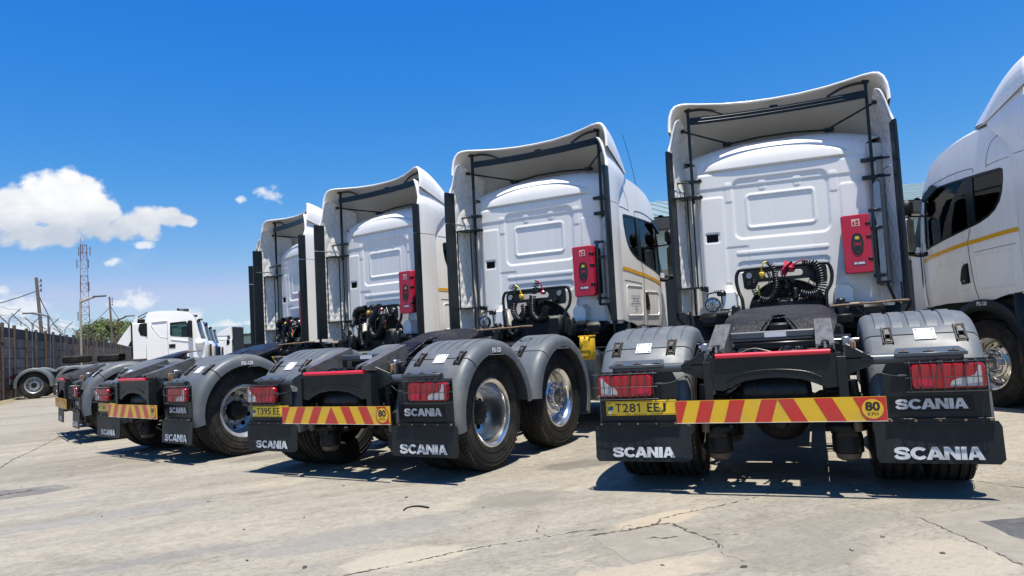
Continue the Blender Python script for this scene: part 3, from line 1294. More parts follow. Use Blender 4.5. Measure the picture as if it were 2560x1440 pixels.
def ramp(side):
    def fn(b):
        x0, x1 = (.283, .398) if side > 0 else (-.418, -.303)
        xm = (x0 + x1) / 2
        # sloped top with a U notch at the tail
        L0, L1 = -.775, -.205
        zt = lambda y: 1.018 + (y - L0) / (L1 - L0) * .166
        o = [(x0, L0), (xm - .026, L0), (xm - .026, L0 + .05), (xm - .018, L0 + .075), (xm, L0 + .085), (xm + .018, L0 + .075), (xm + .026, L0 + .05), (xm + .026, L0), (x1, L0), (x1, L1), (x0, L1)]
        b.mat(0).prism(o, lambda u, v, d: (u, v, zt(v) + d), -.014, 0)
        for x in (x0, x1):
            sgn = 1 if x == x0 else -1
            b.prism([(L0, zt(L0) - .014), (L1, zt(L1) - .014), (L1 + .02, zt(L1) - .03), (L1 + .01, 1.02), (-.30, .96), (-.50, .955), (L0, 1.0 - .02)],
                    lambda u, v, d: (d, u, v), x, x + sgn * .012)
        b.add([(x0, L1, zt(L1)), (x1, L1, zt(L1)), (x1, L1 + .03, zt(L1) - .05), (x0, L1 + .03, zt(L1) - .05)], [(0, 1, 2, 3)])
        b.mat(1).lathe([(.985, .018), (1.008, .018), (1.010, .010), (1.030, .010), (1.030, 0)], 6, 'z', (xm, L0 + .04, 0))
        b.mat(2).box(x0 + .012, x1 - .012, L0 + .01, L0 + .13, .975, .988)
    return fn


def ramp_tube(b):
    b.mat(0).box(-.303, .283, -.345, -.285, 1.062, 1.115, .008)
    b.mat(1).box(-.06, .09, -.3475, -.346, 1.070, 1.105)


FW = Matrix.Translation((0, .74, 1.225)) @ Matrix.Rotation(R_(13.5), 4, 'X')


def fifth_plate(b):
    b.X = FW
    # plan outline with the V mouth to the rear
    o = []
    for a in range(0, 181, 12):
        o.append((.46 * math.cos(R_(a)) if abs(math.cos(R_(a))) < .99 else .46 * math.cos(R_(a)), .10 + .33 * math.sin(R_(a)) ** .7))
    o += [(-.462, .0), (-.455, -.14), (-.42, -.27), (-.33, -.42), (-.28, -.46), (-.22, -.43)]
    o += [(-.15, -.24), (-.072, -.085), (-.055, -.02)]
    for a in range(170, 9, -20):
        o.append((.052 * math.cos(R_(a)), .0 + .052 * math.sin(R_(a))))
    o += [(.055, -.02), (.072, -.085), (.15, -.24), (.22, -.43), (.27, -.46), (.33, -.42), (.42, -.27), (.455, -.14), (.462, .0)]

    def bent(u, v, d):
        z = 0.0
        if v < -.10:
            z -= (-.10 - v) * .26 + (-.10 - v) ** 2 * 1.25
        edge = max(0, abs(u) - .36)
        return (u, v, z - edge * .35 + d)
    b.sheet(o, bent, cu=[-.4, -.36, -.2, 0, .2, .36, .4], cv=[-.42, -.36, -.3, -.25, -.2, -.15, -.10, 0, .15, .3], thick=-.032)
    # skirts below
    b.sheet([(p[0] * .9, p[1] * .9) for p in o], lambda u, v, d: bent(u, v, d - .032), cv=[-.35, -.25, -.16, -.1], thick=-.07)


def fifth_base(b):
    for s in (-1, 1):
        b.prism([(.52, .96), (.98, .96), (.90, 1.12), (.80, 1.20), (.70, 1.20), (.60, 1.12)], lambda u, v, d: (s * d, u, v), .26, .38)
        b.tube([(s * .24, .75, 1.15), (s * .44, .75, 1.15)], .045, 12)
    b.box(-.46, .46, .42, 1.10, .958, .972)
    b.box(-.10, .10, .62, 1.0, 1.05, 1.17, .02)
    # lock and slack adjusters
    b.box(.44, .60, .98, 1.06, 1.13, 1.21, .01)
    b.box(.44, .66, .88, .92, 1.18, 1.20)


def fifth_lock(b):
    b.X = FW
    b.lathe([(-.05, .052), (-.004, .056), (.004, .062), (.0, .07)], 20, 'z', (0, 0, 0))
    b.box(-.05, .05, -.08, .04, -.075, -.05, .01)
    for s in (-1, 1):
        b.tube([(s * .06, -.06, -.01), (s * .21, -.43, -.16)], .016, 8)


def fifth_handle(b):
    pts = [(.42, .98, 1.285), (.60, 1.02, 1.290), (.82, 1.06, 1.292), (.93, 1.085, 1.297)]
    b.tube(pts, .0095, 8)
    b.tube(smooth_path([(.915, 1.083, 1.297), (.95, 1.05, 1.297), (1.02, 1.055, 1.296), (1.045, 1.095, 1.295), (1.02, 1.13, 1.296), (.95, 1.12, 1.297)], 4, closed=True), .0095, 8, closed=True)
    b.box(.66, .69, 1.02, 1.06, 1.277, 1.305, .004)
    b.mat(1).tube([(.62, 1.03, 1.28), (.70, .9, 1.18), (.76, .72, 1.14)], .0035, 5)


def axle(b):
    # diff housing, axle tubes, air bellows, brake chambers, tank
    b.mat(0).lathe([(-.24, .02), (-.235, .10), (-.20, .17), (-.10, .215), (0, .225), (.12, .20), (.24, .15), (.34, .11), (.42, .085), (.42, 0)], 28, 'y', (0, 0, .50))
    b.lathe([(-.56, .085), (-.30, .085), (-.18, .13), (.18, .13), (.30, .085), (.56, .085)], 20, 'x', (0, 0, .52))
    b.lathe([(-.31, .0), (-.31, .04), (-.235, .055)], 16, 'y', (0, 0, .44))
    for s in (-1, 1):
        for yy in (-.42, .42):
            b.mat(1).lathe([(.40, .10), (.405, .125), (.43, .135), (.46, .125), (.47, .115), (.485, .135), (.53, .14), (.58, .135), (.60, .11), (.66, .11)], 24, 'z', (s * .43, yy, 0))
            b.lathe([(.25, .085), (.26, .10), (.36, .10), (.40, .09)], 20, 'z', (s * .43, yy, 0))
            b.mat(2).lathe([(.20, 0), (.20, .05), (.215, .075), (.25, .085)], 16, 'z', (s * .43, yy, 0))
        b.mat(0).box(s * .36, s * .50, -.52, .52, .36, .41, .01)
        b.tube([(s * .30, -.24, .60), (s * .30, .05, .56)], .07, 12)
        b.mat(2).tube([(s * .48, -.60, .70), (s * .50, -.58, .42)], .028, 10)
        b.mat(1).tube([(s * .48, -.60, .76), (s * .49, -.59, .60)], .04, 10)
    # air tank across, under the tail
    b.mat(3).lathe([(-.235, 0), (-.232, .05), (-.215, .10), (-.19, .118), (.19, .118), (.215, .10), (.232, .05), (.235, 0)], 28, 'x', (0, -.60, .70))
    b.mat(0)
    for x in (0, -.13, .13):
        b.lathe([(x - .012, .120), (x + .012, .120)], 28, 'x', (0, -.60, .70))
    # forward axle beam
    b.tube([(-.95, 1.341, .52), (-.5, 1.341, .40), (.5, 1.341, .40), (.95, 1.341, .52)], .06, 10)
    for s in (-1, 1):
        b.mat(1).lathe([(.46, .11), (.50, .13), (.58, .13), (.62, .11), (.68, .11)], 20, 'z', (s * .43, 1.341, 0))
    # drive shaft
    b.mat(0).tube([(0, .42, .52), (0, 2.4, .66)], .055, 12)


def chassis_clutter(b):
    # valves, pipes and cable runs between the rails, seen over the tail
    rnd = random.Random(4)
    b.mat(0)
    for k in range(9):
        x = -.28 + k * .07
        y0 = rnd.uniform(-.62, -.45)
        b.tube(smooth_path([(x, y0, .90), (x + rnd.uniform(-.08, .08), y0 + .12, .985), (x + rnd.uniform(-.1, .1), y0 + .35, .96), (x, y0 + .7, .90)], 5), .009 + rnd.random() * .006, 6)
    b.box(-.22, -.05, -.55, -.42, .90, .97, .01)
    b.box(.05, .20, -.58, -.40, .90, .98, .012)
    b.mat(0)
    for k in range(6):
        x = .10 + k * .02
        b.tube(coil_path([(x - .05, -.56 + k * .02, .985), (x + .02, -.5, .99)], .012, 2, 8, 3), .003, 4)
    b.tube(smooth_path([(-.22, -.66, .97), (-.12, -.63, 1.0), (0, -.65, .97)], 5), .008, 6)
    b.mat(0).box(-.33, .33, .12, .36, .96, 1.03, .015)
    b.box(-.30, .30, 1.3, 2.9, .93, .962)
    b.tube([(-.30, -.20, 1.045), (.52, -.20, 1.045)], .015, 8)
    b.mat(2)
    b.tube([(.30, -.42, 1.03), (.56, -.44, 1.025)], .010, 6)
    for s in (-1, 1):
        b.box(s * .45, s * .50, -.5, -.40, .93, 1.05, .006)
        b.lathe([(s * .50, .018), (s * .52, .018), (s * .52, 0)], 8, 'x', (0, -.45, 1.02))
    b.mat(3).box(.50, .53, -.58, -.52, .86, 1.02, .006)


def behind_cab(b):
    # black bulk between the pusher axle and the cab: gearbox, tanks, catwalk
    b.mat(0).box(-.55, .55, 2.2, 5.0, .62, 1.12, .03)
    b.lathe([(2.2, 0), (2.2, .19), (2.3, .24), (3.2, .26), (3.6, .33), (4.2, .33)], 20, 'y', (0, 0, .78))
    b.box(-.40, .40, 3.05, 5.0, 1.1, 1.45, .04)
    b.box(-1.15, 1.15, 3.42, 4.85, 1.02, 1.30, .03)
    for s in (-1, 1):
        b.mat(0).box(s * .50, s * 1.02, 3.0, 3.34, 1.16, 1.33, .05)
        b.mat(1).lathe([(s * .66, .055), (s * .80, .055), (s * .80, 0)], 14, 'x', (0, 3.02, 1.30))
        b.box(s * .52, s * .62, 2.95, 3.05, 1.15, 1.40, .02)
    b.mat(1).box(-.48, .48, 2.30, 3.0, 1.118, 1.13)


def catwalk_side(side):
    def fn(b):
        b.mat(0)
        # polished diesel tank with straps, filler and step
        o = rrect(.68, 1.20, .38, .98, .09, 5)
        b.prism(o, lambda u, v, d: (side * u, d, v), 2.34, 3.42)
        b.mat(1)
        for y in (2.46, 2.9, 3.3):
            o2 = rrect(.672, 1.208, .372, .988, .095, 5)
            b.prism(o2, lambda u, v, d: (side * u, d, v), y, y + .05)
        b.mat(2).lathe([(.98, .075), (1.09, .075), (1.10, .068), (1.10, 0)], 20, 'z', (side * 1.02, 2.44, 0))
        b.mat(1).box(side * .70, side * 1.22, 2.52, 3.0, .990, 1.0)
        b.mat(3)
        if side > 0:
            text(b, 'DIESEL', .88, 1.08, .80, .845, lambda u, v: (side * u, 2.3385, v), .01)
        b.mat(4)
        if side > 0:
            text(b, 'TANK', .92, 1.05, .73, .775, lambda u, v: (side * u, 2.3385, v), .01)
        b.mat(5).lathe([(2.26, 0), (2.26, .035), (2.275, .04), (2.30, .04)], 14, 'y', (side * 1.16, 0, .93))
        # side guard sill ahead of the tank
        b.mat(1).box(side * .9, side * 1.22, 3.42, 3.50, .34, .95, .02)
    return fn


def yellow_case(b):
    b.X = Matrix.Translation((.56, -.38, -.12)) @ Matrix.Diagonal((.66, 1, 1, 1))
    b.mat(0).box(.80, 1.02, 2.50, 2.66, .99, 1.26, .02)
    b.box(.83, .99, 2.485, 2.50, 1.03, 1.23, .01)
    b.box(.80, 1.02, 2.48, 2.51, 1.10, 1.12)
    b.lathe([(2.47, 0), (2.47, .025), (2.49, .03)], 14, 'y', (.86, 0, 1.19))
    for x in (.80, .91, 1.0):
        b.box(x, x + .025, 2.49, 2.67, 1.255, 1.275, .004)
    b.mat(1).tube(smooth_path([(.88, 2.57, 1.26), (.88, 2.57, 1.32), (.91, 2.57, 1.345), (.94, 2.57, 1.32), (.94, 2.57, 1.26)], 4), .008, 6)
    b.mat(1)
# ------------------------------------------------------------------ cab (long haul sleeper)
def sstep(a, b, x):
    t = max(0.0, min(1.0, (x - a) / (b - a)))
    return t * t * (3 - 2 * t)


def sd_rr(x, z, x0, x1, z0, z1, r):
    cx, cz = (x0 + x1) / 2, (z0 + z1) / 2
    qx, qz = abs(x - cx) - (x1 - x0) / 2 + r, abs(z - cz) - (z1 - z0) / 2 + r
    return math.hypot(max(qx, 0), max(qz, 0)) + min(max(qx, qz), 0) - r


def inside(d, w=.016):
    w = max(.012, w * .7)
    return sstep(w * .5, -w * .5, d)


def wall_h(x, z):
    """how far the pressed rear wall stands proud (towards the tail)"""
    h = 0.0
    # recessed middle bay with rounded lower corners, open at the top
    h -= .028 * inside(sd_rr(x, z, -.545, .535, 2.215, 2.95, .09), .035)
    # pressed window blank: raised rim, sunk field
    d = sd_rr(x, z, -.405, .395, 2.325, 2.760, .06)
    h += .016 * inside(d, .03)
    h -= .026 * inside(d + .035, .026)
    # bead and slots under it
    h += .013 * inside(sd_rr(x, z, -.545, .50, 2.015, 2.062, .02), .016)
    h -= .022 * inside(sd_rr(x, z, -.54, .50, 1.795, 1.925, .06), .018)
    h -= .012 * inside(sd_rr(x, z, -.70, -.62, 1.64, 1.675, .015), .012)
    h -= .012 * inside(sd_rr(x, z, .56, .64, 1.64, 1.675, .015), .012)
    # proud side columns
    for s in (-1, 1):
        h += .016 * inside(sd_rr(s * x, z, .665, .94, 1.30, 2.76, .03), .016)
        h += .010 * inside(sd_rr(s * x, z, .555, .64, 2.68, 2.92, .02), .014)
        h += .010 * inside(sd_rr(s * x, z, .16, .24, 2.80, 2.92, .02), .014)
    h -= .020 * inside(sd_rr(x, z, -.905, -.735, 2.195, 2.31, .015), .014)
    h -= .010 * inside(sd_rr(x, z, -.665, -.40, 1.0, 2.12, .02), .02)
    # band above: overlapping strip
    h += .016 * sstep(2.866, 2.872, z)
    h -= .02 * (sstep(3.052, 3.06, z))
    # edge roll
    h -= .05 * sstep(.93, .975, abs(x)) ** 2
    h -= .03 * sstep(1.36, 1.27, z)
    return h


def rear_wall(b):
    nx, nz = 170, 156
    X = lambda u: -.975 + 1.95 * u
    Z = lambda v: 1.27 + (3.07 - 1.27) * v

    def arch(u, v):
        x, z = X(u), Z(v)
        return (x / .43) ** 2 + ((z - 1.30) / .37) ** 2 < 1 and z < 1.67
    b.grid(lambda u, v: (X(u), 3.29 - wall_h(X(u), Z(v)) * .42, Z(v)), nx, nz, arch)
    # folded lip round the tunnel
    b.mat(1).tube([(.432 * math.cos(R_(a)), 3.285, 1.30 + .372 * math.sin(R_(a))) for a in range(0, 181, 6)], .016, 8)
    b.box(-.46, .46, 3.33, 3.36, 1.25, 1.72)  # added black sheet stands in for the dark inside the tunnel


def cab_corner(s):
    def fn(b):
        pts = [(.965, 3.335), (.985, 3.345), (1.05, 3.348), (1.075, 3.365), (1.10, 3.375), (1.14, 3.40), (1.165, 3.45), (1.17, 3.52)]
        b.loft([[(s * x, y, z) for x, y in pts] for z in (1.30, 1.8, 2.4, 2.87, 3.06, 3.2)])
        b.tube([(s * 1.06, 3.35, z) for z in (1.30, 2.3, 3.1)], .012, 8)
    return fn


ROOF_C = [(3.300, 3.07), (3.300, 3.10), (3.301, 3.13), (3.303, 3.16), (3.306, 3.19), (3.311, 3.22), (3.318, 3.25), (3.328, 3.28), (3.345, 3.31), (3.375, 3.345), (3.42, 3.385), (3.50, 3.43), (3.62, 3.475), (3.80, 3.505), (4.05, 3.515), (4.3, 3.50), (4.55, 3.43), (4.75, 3.30), (4.90, 3.10), (5.02, 2.88), (5.08, 2.74)]
ROOF_S = [(3.310, 3.07), (3.312, 3.09), (3.316, 3.11), (3.322, 3.135), (3.330, 3.16), (3.341, 3.185), (3.356, 3.21), (3.376, 3.235), (3.40, 3.255), (3.43, 3.272), (3.48, 3.288), (3.56, 3.298), (3.69, 3.30), (3.88, 3.285), (4.09, 3.262), (4.30, 3.22), (4.48, 3.16), (4.64, 3.05), (4.72, 2.93), (4.77, 2.80), (4.79, 2.73)]


def roof_x(y):
    return .965 + (1.165 - .965) * sstep(3.32, 3.50, y)


def cab_roof(b):
    nx = 110
    secs = []
    fine = lambda q: [(p[0], p[1]) for p in smooth_path([(y, z, 0) for y, z in q], 4)]
    for (c, sd) in zip(fine(ROOF_C), fine(ROOF_S)):
        row = []
        for i in range(nx + 1):
            u = -1 + 2 * i / nx
            w = abs(u) ** 3.2
            y = c[0] + (sd[0] - c[0]) * w
            z = c[1] + (sd[1] - c[1]) * w
            x = u * roof_x(y)
            # brow: a lens shaped bulge over the rear edge
            za = 3.095 + .215 * max(0, 1 - ((x + .05) / .90) ** 2) ** .8
            if y < 3.5:
                k = sstep(.016, -.016, z - za) * sstep(3.075, 3.10, z) * (1 - sstep(.70, .88, abs(x + .04)))
                y -= .036 * k
            row.append((x, y, z))
        secs.append(row)
    b.loft(secs)


SIDE_OUT = [(3.282, 1.335), (3.45, 1.31), (3.55, 1.305), (3.62, 1.29), (3.74, 1.26), (4.52, 1.25), (4.90, 1.22), (5.03, 1.24), (5.10, 1.45), (5.10, 1.90), (5.02, 2.12), (4.90, 2.50), (4.80, 2.78), (4.765, 2.84),
            (4.70, 2.97), (4.62, 3.07), (4.46, 3.17), (4.26, 3.23), (4.06, 3.268), (3.85, 3.29), (3.66, 3.302), (3.52, 3.30), (3.40, 3.28), (3.36, 3.10), (3.282, 2.9)]
WIN = [(3.452, 2.742), (3.455, 2.62), (3.475, 2.50), (3.52, 2.385), (3.60, 2.295), (3.70, 2.235), (3.84, 2.185), (4.06, 2.14), (4.45, 2.062), (4.82, 1.972), (4.835, 2.10), (4.815, 2.40), (4.775, 2.70), (4.73, 2.745), (4.3, 2.768), (3.80, 2.772), (3.49, 2.765)]


def side_x(y, z):
    x = 1.225
    if z > 2.1:
        x -= .060 * ((z - 2.1) / 1.2) ** 1.7
    if y > 4.62:
        x -= .62 * (y - 4.62) ** 2
    if z < 1.5:
        x -= .25 * (1.5 - z) ** 2
    return x


def cab_side(s):
    def fn(b):
        cu = [3.5 + .1 * k for k in range(16)]
        cv = [1.3 + .1 * k for k in range(20)]
        b.sheet(SIDE_OUT, lambda u, v, d: (s * (side_x(u, v) - d), u, v), [WIN], cu, cv, .02)
    return fn


def shrink(poly, d):
    cx = sum(p[0] for p in poly) / len(poly)
    cz = sum(p[1] for p in poly) / len(poly)
    n = len(poly)
    out = []
    area = sum(poly[i][0] * poly[(i + 1) % n][1] - poly[(i + 1) % n][0] * poly[i][1] for i in range(n))
    sg = 1 if area > 0 else -1
    for i in range(n):
        a, p, c = Vector(poly[i - 1]), Vector(poly[i]), Vector(poly[(i + 1) % n])
        t1, t2 = (p - a).normalized(), (c - p).normalized()
        n1, n2 = Vector((-t1.y, t1.x)) * sg, Vector((-t2.y, t2.x)) * sg
        nn = (n1 + n2)
        nn = nn.normalized() if nn.length > 1e-6 else n1
        k = d / max(.4, nn.dot(n1))
        out.append((p.x + nn.x * k, p.y + nn.y * k))
    return out


QUARTER = [(3.475, 2.735), (3.478, 2.62), (3.497, 2.51), (3.54, 2.405), (3.615, 2.318), (3.71, 2.26), (3.86, 2.208), (3.905, 2.200), (3.915, 2.745), (3.50, 2.742)]
FRONTWIN = [(4.03, 2.166), (4.45, 2.082), (4.80, 1.998), (4.812, 2.10), (4.79, 2.40), (4.752, 2.69), (4.715, 2.722), (4.3, 2.745), (4.04, 2.748)]


def window_frame(s):
    def fn(b):
        b.sheet(shrink(WIN, -.004), lambda u, v, d: (s * (side_x(u, v) + .003 - d), u, v), [QUARTER, FRONTWIN], [3.6, 3.8, 4.0, 4.2, 4.4, 4.6, 4.7], [2.1, 2.2, 2.3, 2.4, 2.5, 2.6, 2.7], .03)
    return fn


def pane(s, poly):
    def fn(b):
        b.sheet(poly, lambda u, v, d: (s * (side_x(u, v) - .008 - d), u, v), (), [3.6, 3.8, 4.2, 4.4, 4.6, 4.7], [2.1, 2.3, 2.5, 2.7], .004)
    return fn


def on_side(s, off=.004):
    return lambda u, v: (s * (side_x(u, v) + off), u, v)


LINES = [[(3.90, 2.80), (3.93, 2.86), (4.3, 2.86), (4.70, 2.79)], [(4.0, 2.13), (4.055, 1.95), (4.03, 1.6), (4.0, 1.40), (3.97, 1.28)], [(4.95, 2.08), (4.95, 1.7), (4.93, 1.24)],
         [(3.42, 3.14), (3.47, 3.16), (3.60, 3.10), (3.68, 2.95), (3.69, 2.82)], [(3.36, 2.86), (3.50, 2.858), (3.69, 2.84)], [(3.34, 1.868), (3.6, 1.86), (3.97, 1.842)]]
PRESS = [rrect(3.40, 3.955, 1.40, 1.80, .03, 3), rrect(4.09, 4.62, 1.40, 1.735, .06, 4)]


def shut_line(s, i):
    def fn(b):
        P = [(s * (side_x(p[0], p[1]) + .0005), p[0], p[1]) for p in smooth_path([(y, z, 0) for y, z in LINES[i]], 5)]
        b.tube(P, .0045 if i < 3 else .0032, 5)
    return fn


def pressing(s, i):
    return lambda b: b.tube([(s * (side_x(y, z) + .0005), y, z) for y, z in PRESS[i]], .0075, 6, closed=True)


def door_handle(s):
    def fn(b):
        o = [(4.075, 1.48), (4.20, 1.47), (4.225, 1.53), (4.19, 1.66), (4.15, 1.715), (4.085, 1.725)]
        b.mat(0).prism(o, lambda u, v, d: (s * (side_x(u, v) + d), u, v), -.005, .012)
        b.mat(1).box(s * 1.232, s * 1.262, 4.085, 4.118, 1.50, 1.70, .01)
        b.mat(2).lathe([(s * 1.236, .012), (s * 1.246, .012), (s * 1.246, 0)], 10, 'x', (0, 4.155, 1.51))
    return fn


def stripe(s):
    def fn(b):
        n = 24
        y0, y1 = 3.288, 4.955
        zc = lambda y: 2.022 - .052 * sstep(3.3, 4.1, y) - .150 * max(0, (y - 4.0)) ** 1.35
        rows = []
        for i in range(n + 1):
            y = y0 + (y1 - y0) * i / n
            rows.append([(s * (side_x(y, zc(y)) + .004), y, zc(y) + k) for k in (-.024, .024)])
        b.loft(rows)
    return fn


def door_text(b):
    f = lambda u, v: (1.2305, 3.50 + u, v)
    lines = [('TRANSPORT LIMITED', .03, .36, 1.648), ('P.O.BOX 20255', .08, .31, 1.612), ('DAR ES SALAAM', .07, .32, 1.578), ('MOBILE: +255 784 500 550', .02, .37, 1.544), ('G.V.W', .15, .24, 1.506), ('TARE', .14, .25, 1.468)]
    for i, (t, a, c, z) in enumerate(lines):
        b.mat(0 if i in (0, 2) else 1)
        text(b, t, a, c, z, z + .022, f, .02)


def cab_front(b):
    n = 20

    def y_at(x, z):
        e = abs(x)
        return 5.42 - .20 * (e / 1.14) ** 4 - (.0 if z < 2.0 else (z - 2.0) * .42)
    secs = []
    for z in (1.0, 1.4, 1.8, 2.05):
        secs.append([(-1.14 + 2.28 * i / n, y_at(-1.14 + 2.28 * i / n, z), z) for i in range(n + 1)])
    b.mat(0).loft(secs)
    for s in (-1, 1):
        b.loft([[(s * side_x(5.03, z), 5.06, z), (s * 1.13, y_at(1.13, z), z)] for z in (1.05, 1.5, 1.9, 2.05)])
    b.mat(1)
    secs = [[(-1.10 + 2.2 * i / n, y_at(-1.10 + 2.2 * i / n, z), z) for i in range(n + 1)] for z in (2.055, 2.3, 2.55, 2.78)]
    b.loft(secs)
    b.mat(2)
    for s in (-1, 1):
        b.loft([[(s * (side_x(min(5.02, 5.02 - (z - 2.12) * .33), z)), 5.03 - (z - 2.12) * .33, z), (s * 1.10, y_at(1.10, z), z)] for z in (2.05, 2.3, 2.55, 2.78)])
    b.mat(2).box(-1.16, 1.16, 5.0, 5.52, .38, 1.02, .06)
    for k in range(5):
        b.box(-.80, .80, 5.40, 5.45, 1.12 + k * .15, 1.22 + k * .15, .02)


def wheel_arch(s):
    def fn(b):
        yc, zc = 3.95, .56
        secs = []
        for i in range(25):
            a = R_(-8 + 196 * i / 24)
            ca, sa = math.cos(a), math.sin(a)
            ry, rz = .70, .715
            prof = [(1.235, -.14), (1.24, -.10), (1.235, -.02), (1.21, 0), (.85, 0)]
            secs.append([(s * x, yc + (ry + d) * ca, zc + (rz + d) * sa) for x, d in prof])
        b.mat(0).loft(secs)
        b.box(s * .8, s * 1.235, 4.70, 5.02, .42, 1.20, .03)
        b.box(s * .9, s * 1.232, 3.40, 3.46, .50, 1.32, .02)
        b.mat(1)
        f = lambda u, v: (s * 1.2425, u, v)
        if s < 0:
            text(b, 'PSI-120', 3.99, 3.83, 1.195, 1.245, f, .03)
        else:
            text(b, 'PSI-120', 3.83, 3.99, 1.195, 1.245, f, .03)
    return fn


def mirror(s):
    def fn(b):
        b.X = Matrix.Translation((0, -.17, 0))
        b.mat(0).box(s * 1.30, s * 1.47, 5.02, 5.20, 1.93, 2.44, .05, ('Z', -s * .25))
        b.box(s * 1.28, s * 1.44, 5.02, 5.18, 2.47, 2.68, .045, ('Z', -s * .25))
        b.tube(smooth_path([(s * 1.12, 4.92, 1.97), (s * 1.25, 5.02, 1.92), (s * 1.40, 5.10, 1.96)], 5), .03, 8)
        b.tube([(s * 1.12, 4.88, 2.42), (s * 1.36, 5.08, 2.46)], .018, 8)
        b.mat(1).box(s * 1.315, s * 1.455, 5.012, 5.018, 1.97, 2.40, .002, ('Z', -s * .25))
    return fn


def cab_inside(b):
    b.mat(0).box(-1.08, 1.08, 3.50, 3.52, 1.76, 3.2)
    b.box(-1.10, 1.10, 3.52, 4.95, 1.50, 1.56)
    b.box(-1.04, 1.04, 3.52, 4.7, 3.08, 3.10)
    b.mat(1).box(-1.02, 1.02, 4.92, 5.15, 1.56, 2.02, .06)
    for s in (-1, 1):
        x = s * .62
        b.box(x - .26, x + .26, 3.95, 4.42, 1.85, 2.02, .06)
        b.box(x - .25, x + .25, 3.80, 3.96, 1.95, 2.58, .06, ('X', -.12))
        b.box(x - .14, x + .14, 3.76, 3.88, 2.56, 2.76, .04)
        b.tube([(x, 4.1, 1.56), (x, 4.1, 1.86)], .10, 10)
    b.mat(1).tube([(-.62 + .21 * math.cos(R_(a)), 4.66 + .06 * math.sin(R_(a)), 2.12 + .19 * math.sin(R_(a))) for a in range(0, 360, 15)], .016, 6, closed=True)


def sun_visor_part(s):
    def fn(b):
        # small wind deflector vane on the door's upper front corner
        pts = [(4.45, 2.74), (4.60, 2.66), (4.72, 2.60), (4.76, 2.63), (4.70, 2.72), (4.55, 2.80)]
        b.prism(pts, lambda u, v, d: (s * (side_x(u, v) + d), u, v), .02, .055)
    return fn


# ------------------------------------------------------------------ air deflectors
REAR_P = [(0, 3.37, 3.932), (.3, 3.345, 3.932), (.6, 3.265, 3.936), (.85, 3.16, 3.945), (1.0, 3.095, 3.953), (1.09, 3.065, 3.950), (1.15, 3.045, 3.930), (1.195, 3.03, 3.88), (1.225, 3.01, 3.79), (1.238, 3.0, 3.69), (1.240, 2.99, 3.60)]
FRONT_P = [(0, 4.55, 3.47), (.3, 4.53, 3.47), (.6, 4.42, 3.46), (.85, 4.22, 3.44), (1.0, 4.03, 3.41), (1.07, 3.92, 3.39), (1.12, 3.84, 3.375), (1.16, 3.77, 3.363), (1.185, 3.72, 3.355), (1.197, 3.68, 3.348), (1.20, 3.65, 3.342)]


def spoiler_pt(u, v, off=0.0):
    s = -1 if u < 0 else 1
    p = abs(u) * (len(REAR_P) - 1)
    i = min(int(p), len(REAR_P) - 2)
    t = p - i
    a = [REAR_P[i][k] + (REAR_P[i + 1][k] - REAR_P[i][k]) * t for k in range(3)]
    c = [FRONT_P[i][k] + (FRONT_P[i + 1][k] - FRONT_P[i][k]) * t for k in range(3)]
    q = [a[k] + (c[k] - a[k]) * v for k in range(3)]
    bulge = (1 - abs(u) ** 5) * 4 * v * (1 - v)
    q[2] += .11 * bulge
    q[1] -= .05 * bulge * (1 - abs(u))
    q[0] += .01 * bulge * abs(u)
    if off:
        q[0] *= 1 - off / 1.2
        q[2] -= off * (1 - abs(u) ** 3 * .6)
    return (s * q[0], q[1], q[2])


def spoiler(b):
    nu, nv = 60, 18
    b.mat(0).grid(lambda u, v: spoiler_pt(-1 + 2 * u, v), nu, nv)
    # rounded rear lip
    rows = []
    for o, dy in ((0, 0), (.006, -.012), (.016, -.014), (.026, -.008), (.03, .004)):
        rows.append([(lambda q: (q[0], q[1] + dy, q[2]))(spoiler_pt(-1 + 2 * i / nu, 0, o)) for i in range(nu + 1)])
    b.loft(rows)


def spoiler_liner(b):
    nu, nv = 60, 18

    def f(u, v):
        q = spoiler_pt(-1 + 2 * u, .004 + v * .99, .03)
        # moulded ribs across the underside
        r = .006 * (abs(math.sin(v * 9)) ** 12)
        return (q[0], q[1], q[2] - r)
    b.grid(f, nu, nv)


DEF_REAR = [(1.252, 2.905, 2.872), (1.252, 2.905, 3.10), (1.250, 2.908, 3.28), (1.244, 2.93, 3.36), (1.232, 2.955, 3.41), (1.214, 2.963, 3.48), (1.190, 2.968, 3.58), (1.165, 2.972, 3.66), (1.140, 2.98, 3.715), (1.105, 3.0, 3.735)]
DEF_FRONT = [(1.226, 3.275, 2.872), (1.220, 3.34, 3.02), (1.213, 3.46, 3.14), (1.206, 3.56, 3.22), (1.200, 3.60, 3.27), (1.196, 3.62, 3.30), (1.190, 3.63, 3.33), (1.175, 3.62, 3.40), (1.15, 3.58, 3.50), (1.10, 3.55, 3.56)]


def def_pt(u, v, upper, off=0.0):
    if upper:
        p = v * (len(DEF_REAR) - 1)
        i = min(int(p), len(DEF_REAR) - 2)
        t = p - i
        a = [DEF_REAR[i][k] + (DEF_REAR[i + 1][k] - DEF_REAR[i][k]) * t for k in range(3)]
        c = [DEF_FRONT[i][k] + (DEF_FRONT[i + 1][k] - DEF_FRONT[i][k]) * t for k in range(3)]
    else:
        z = 1.345 + (2.862 - 1.345) * v
        a, c = [1.252, 2.905, z], [1.228, 3.275, z]
    q = [a[k] + (c[k] - a[k]) * u for k in range(3)]
    q[0] += .012 * math.sin(PI * u)
    q[0] -= off
    return q


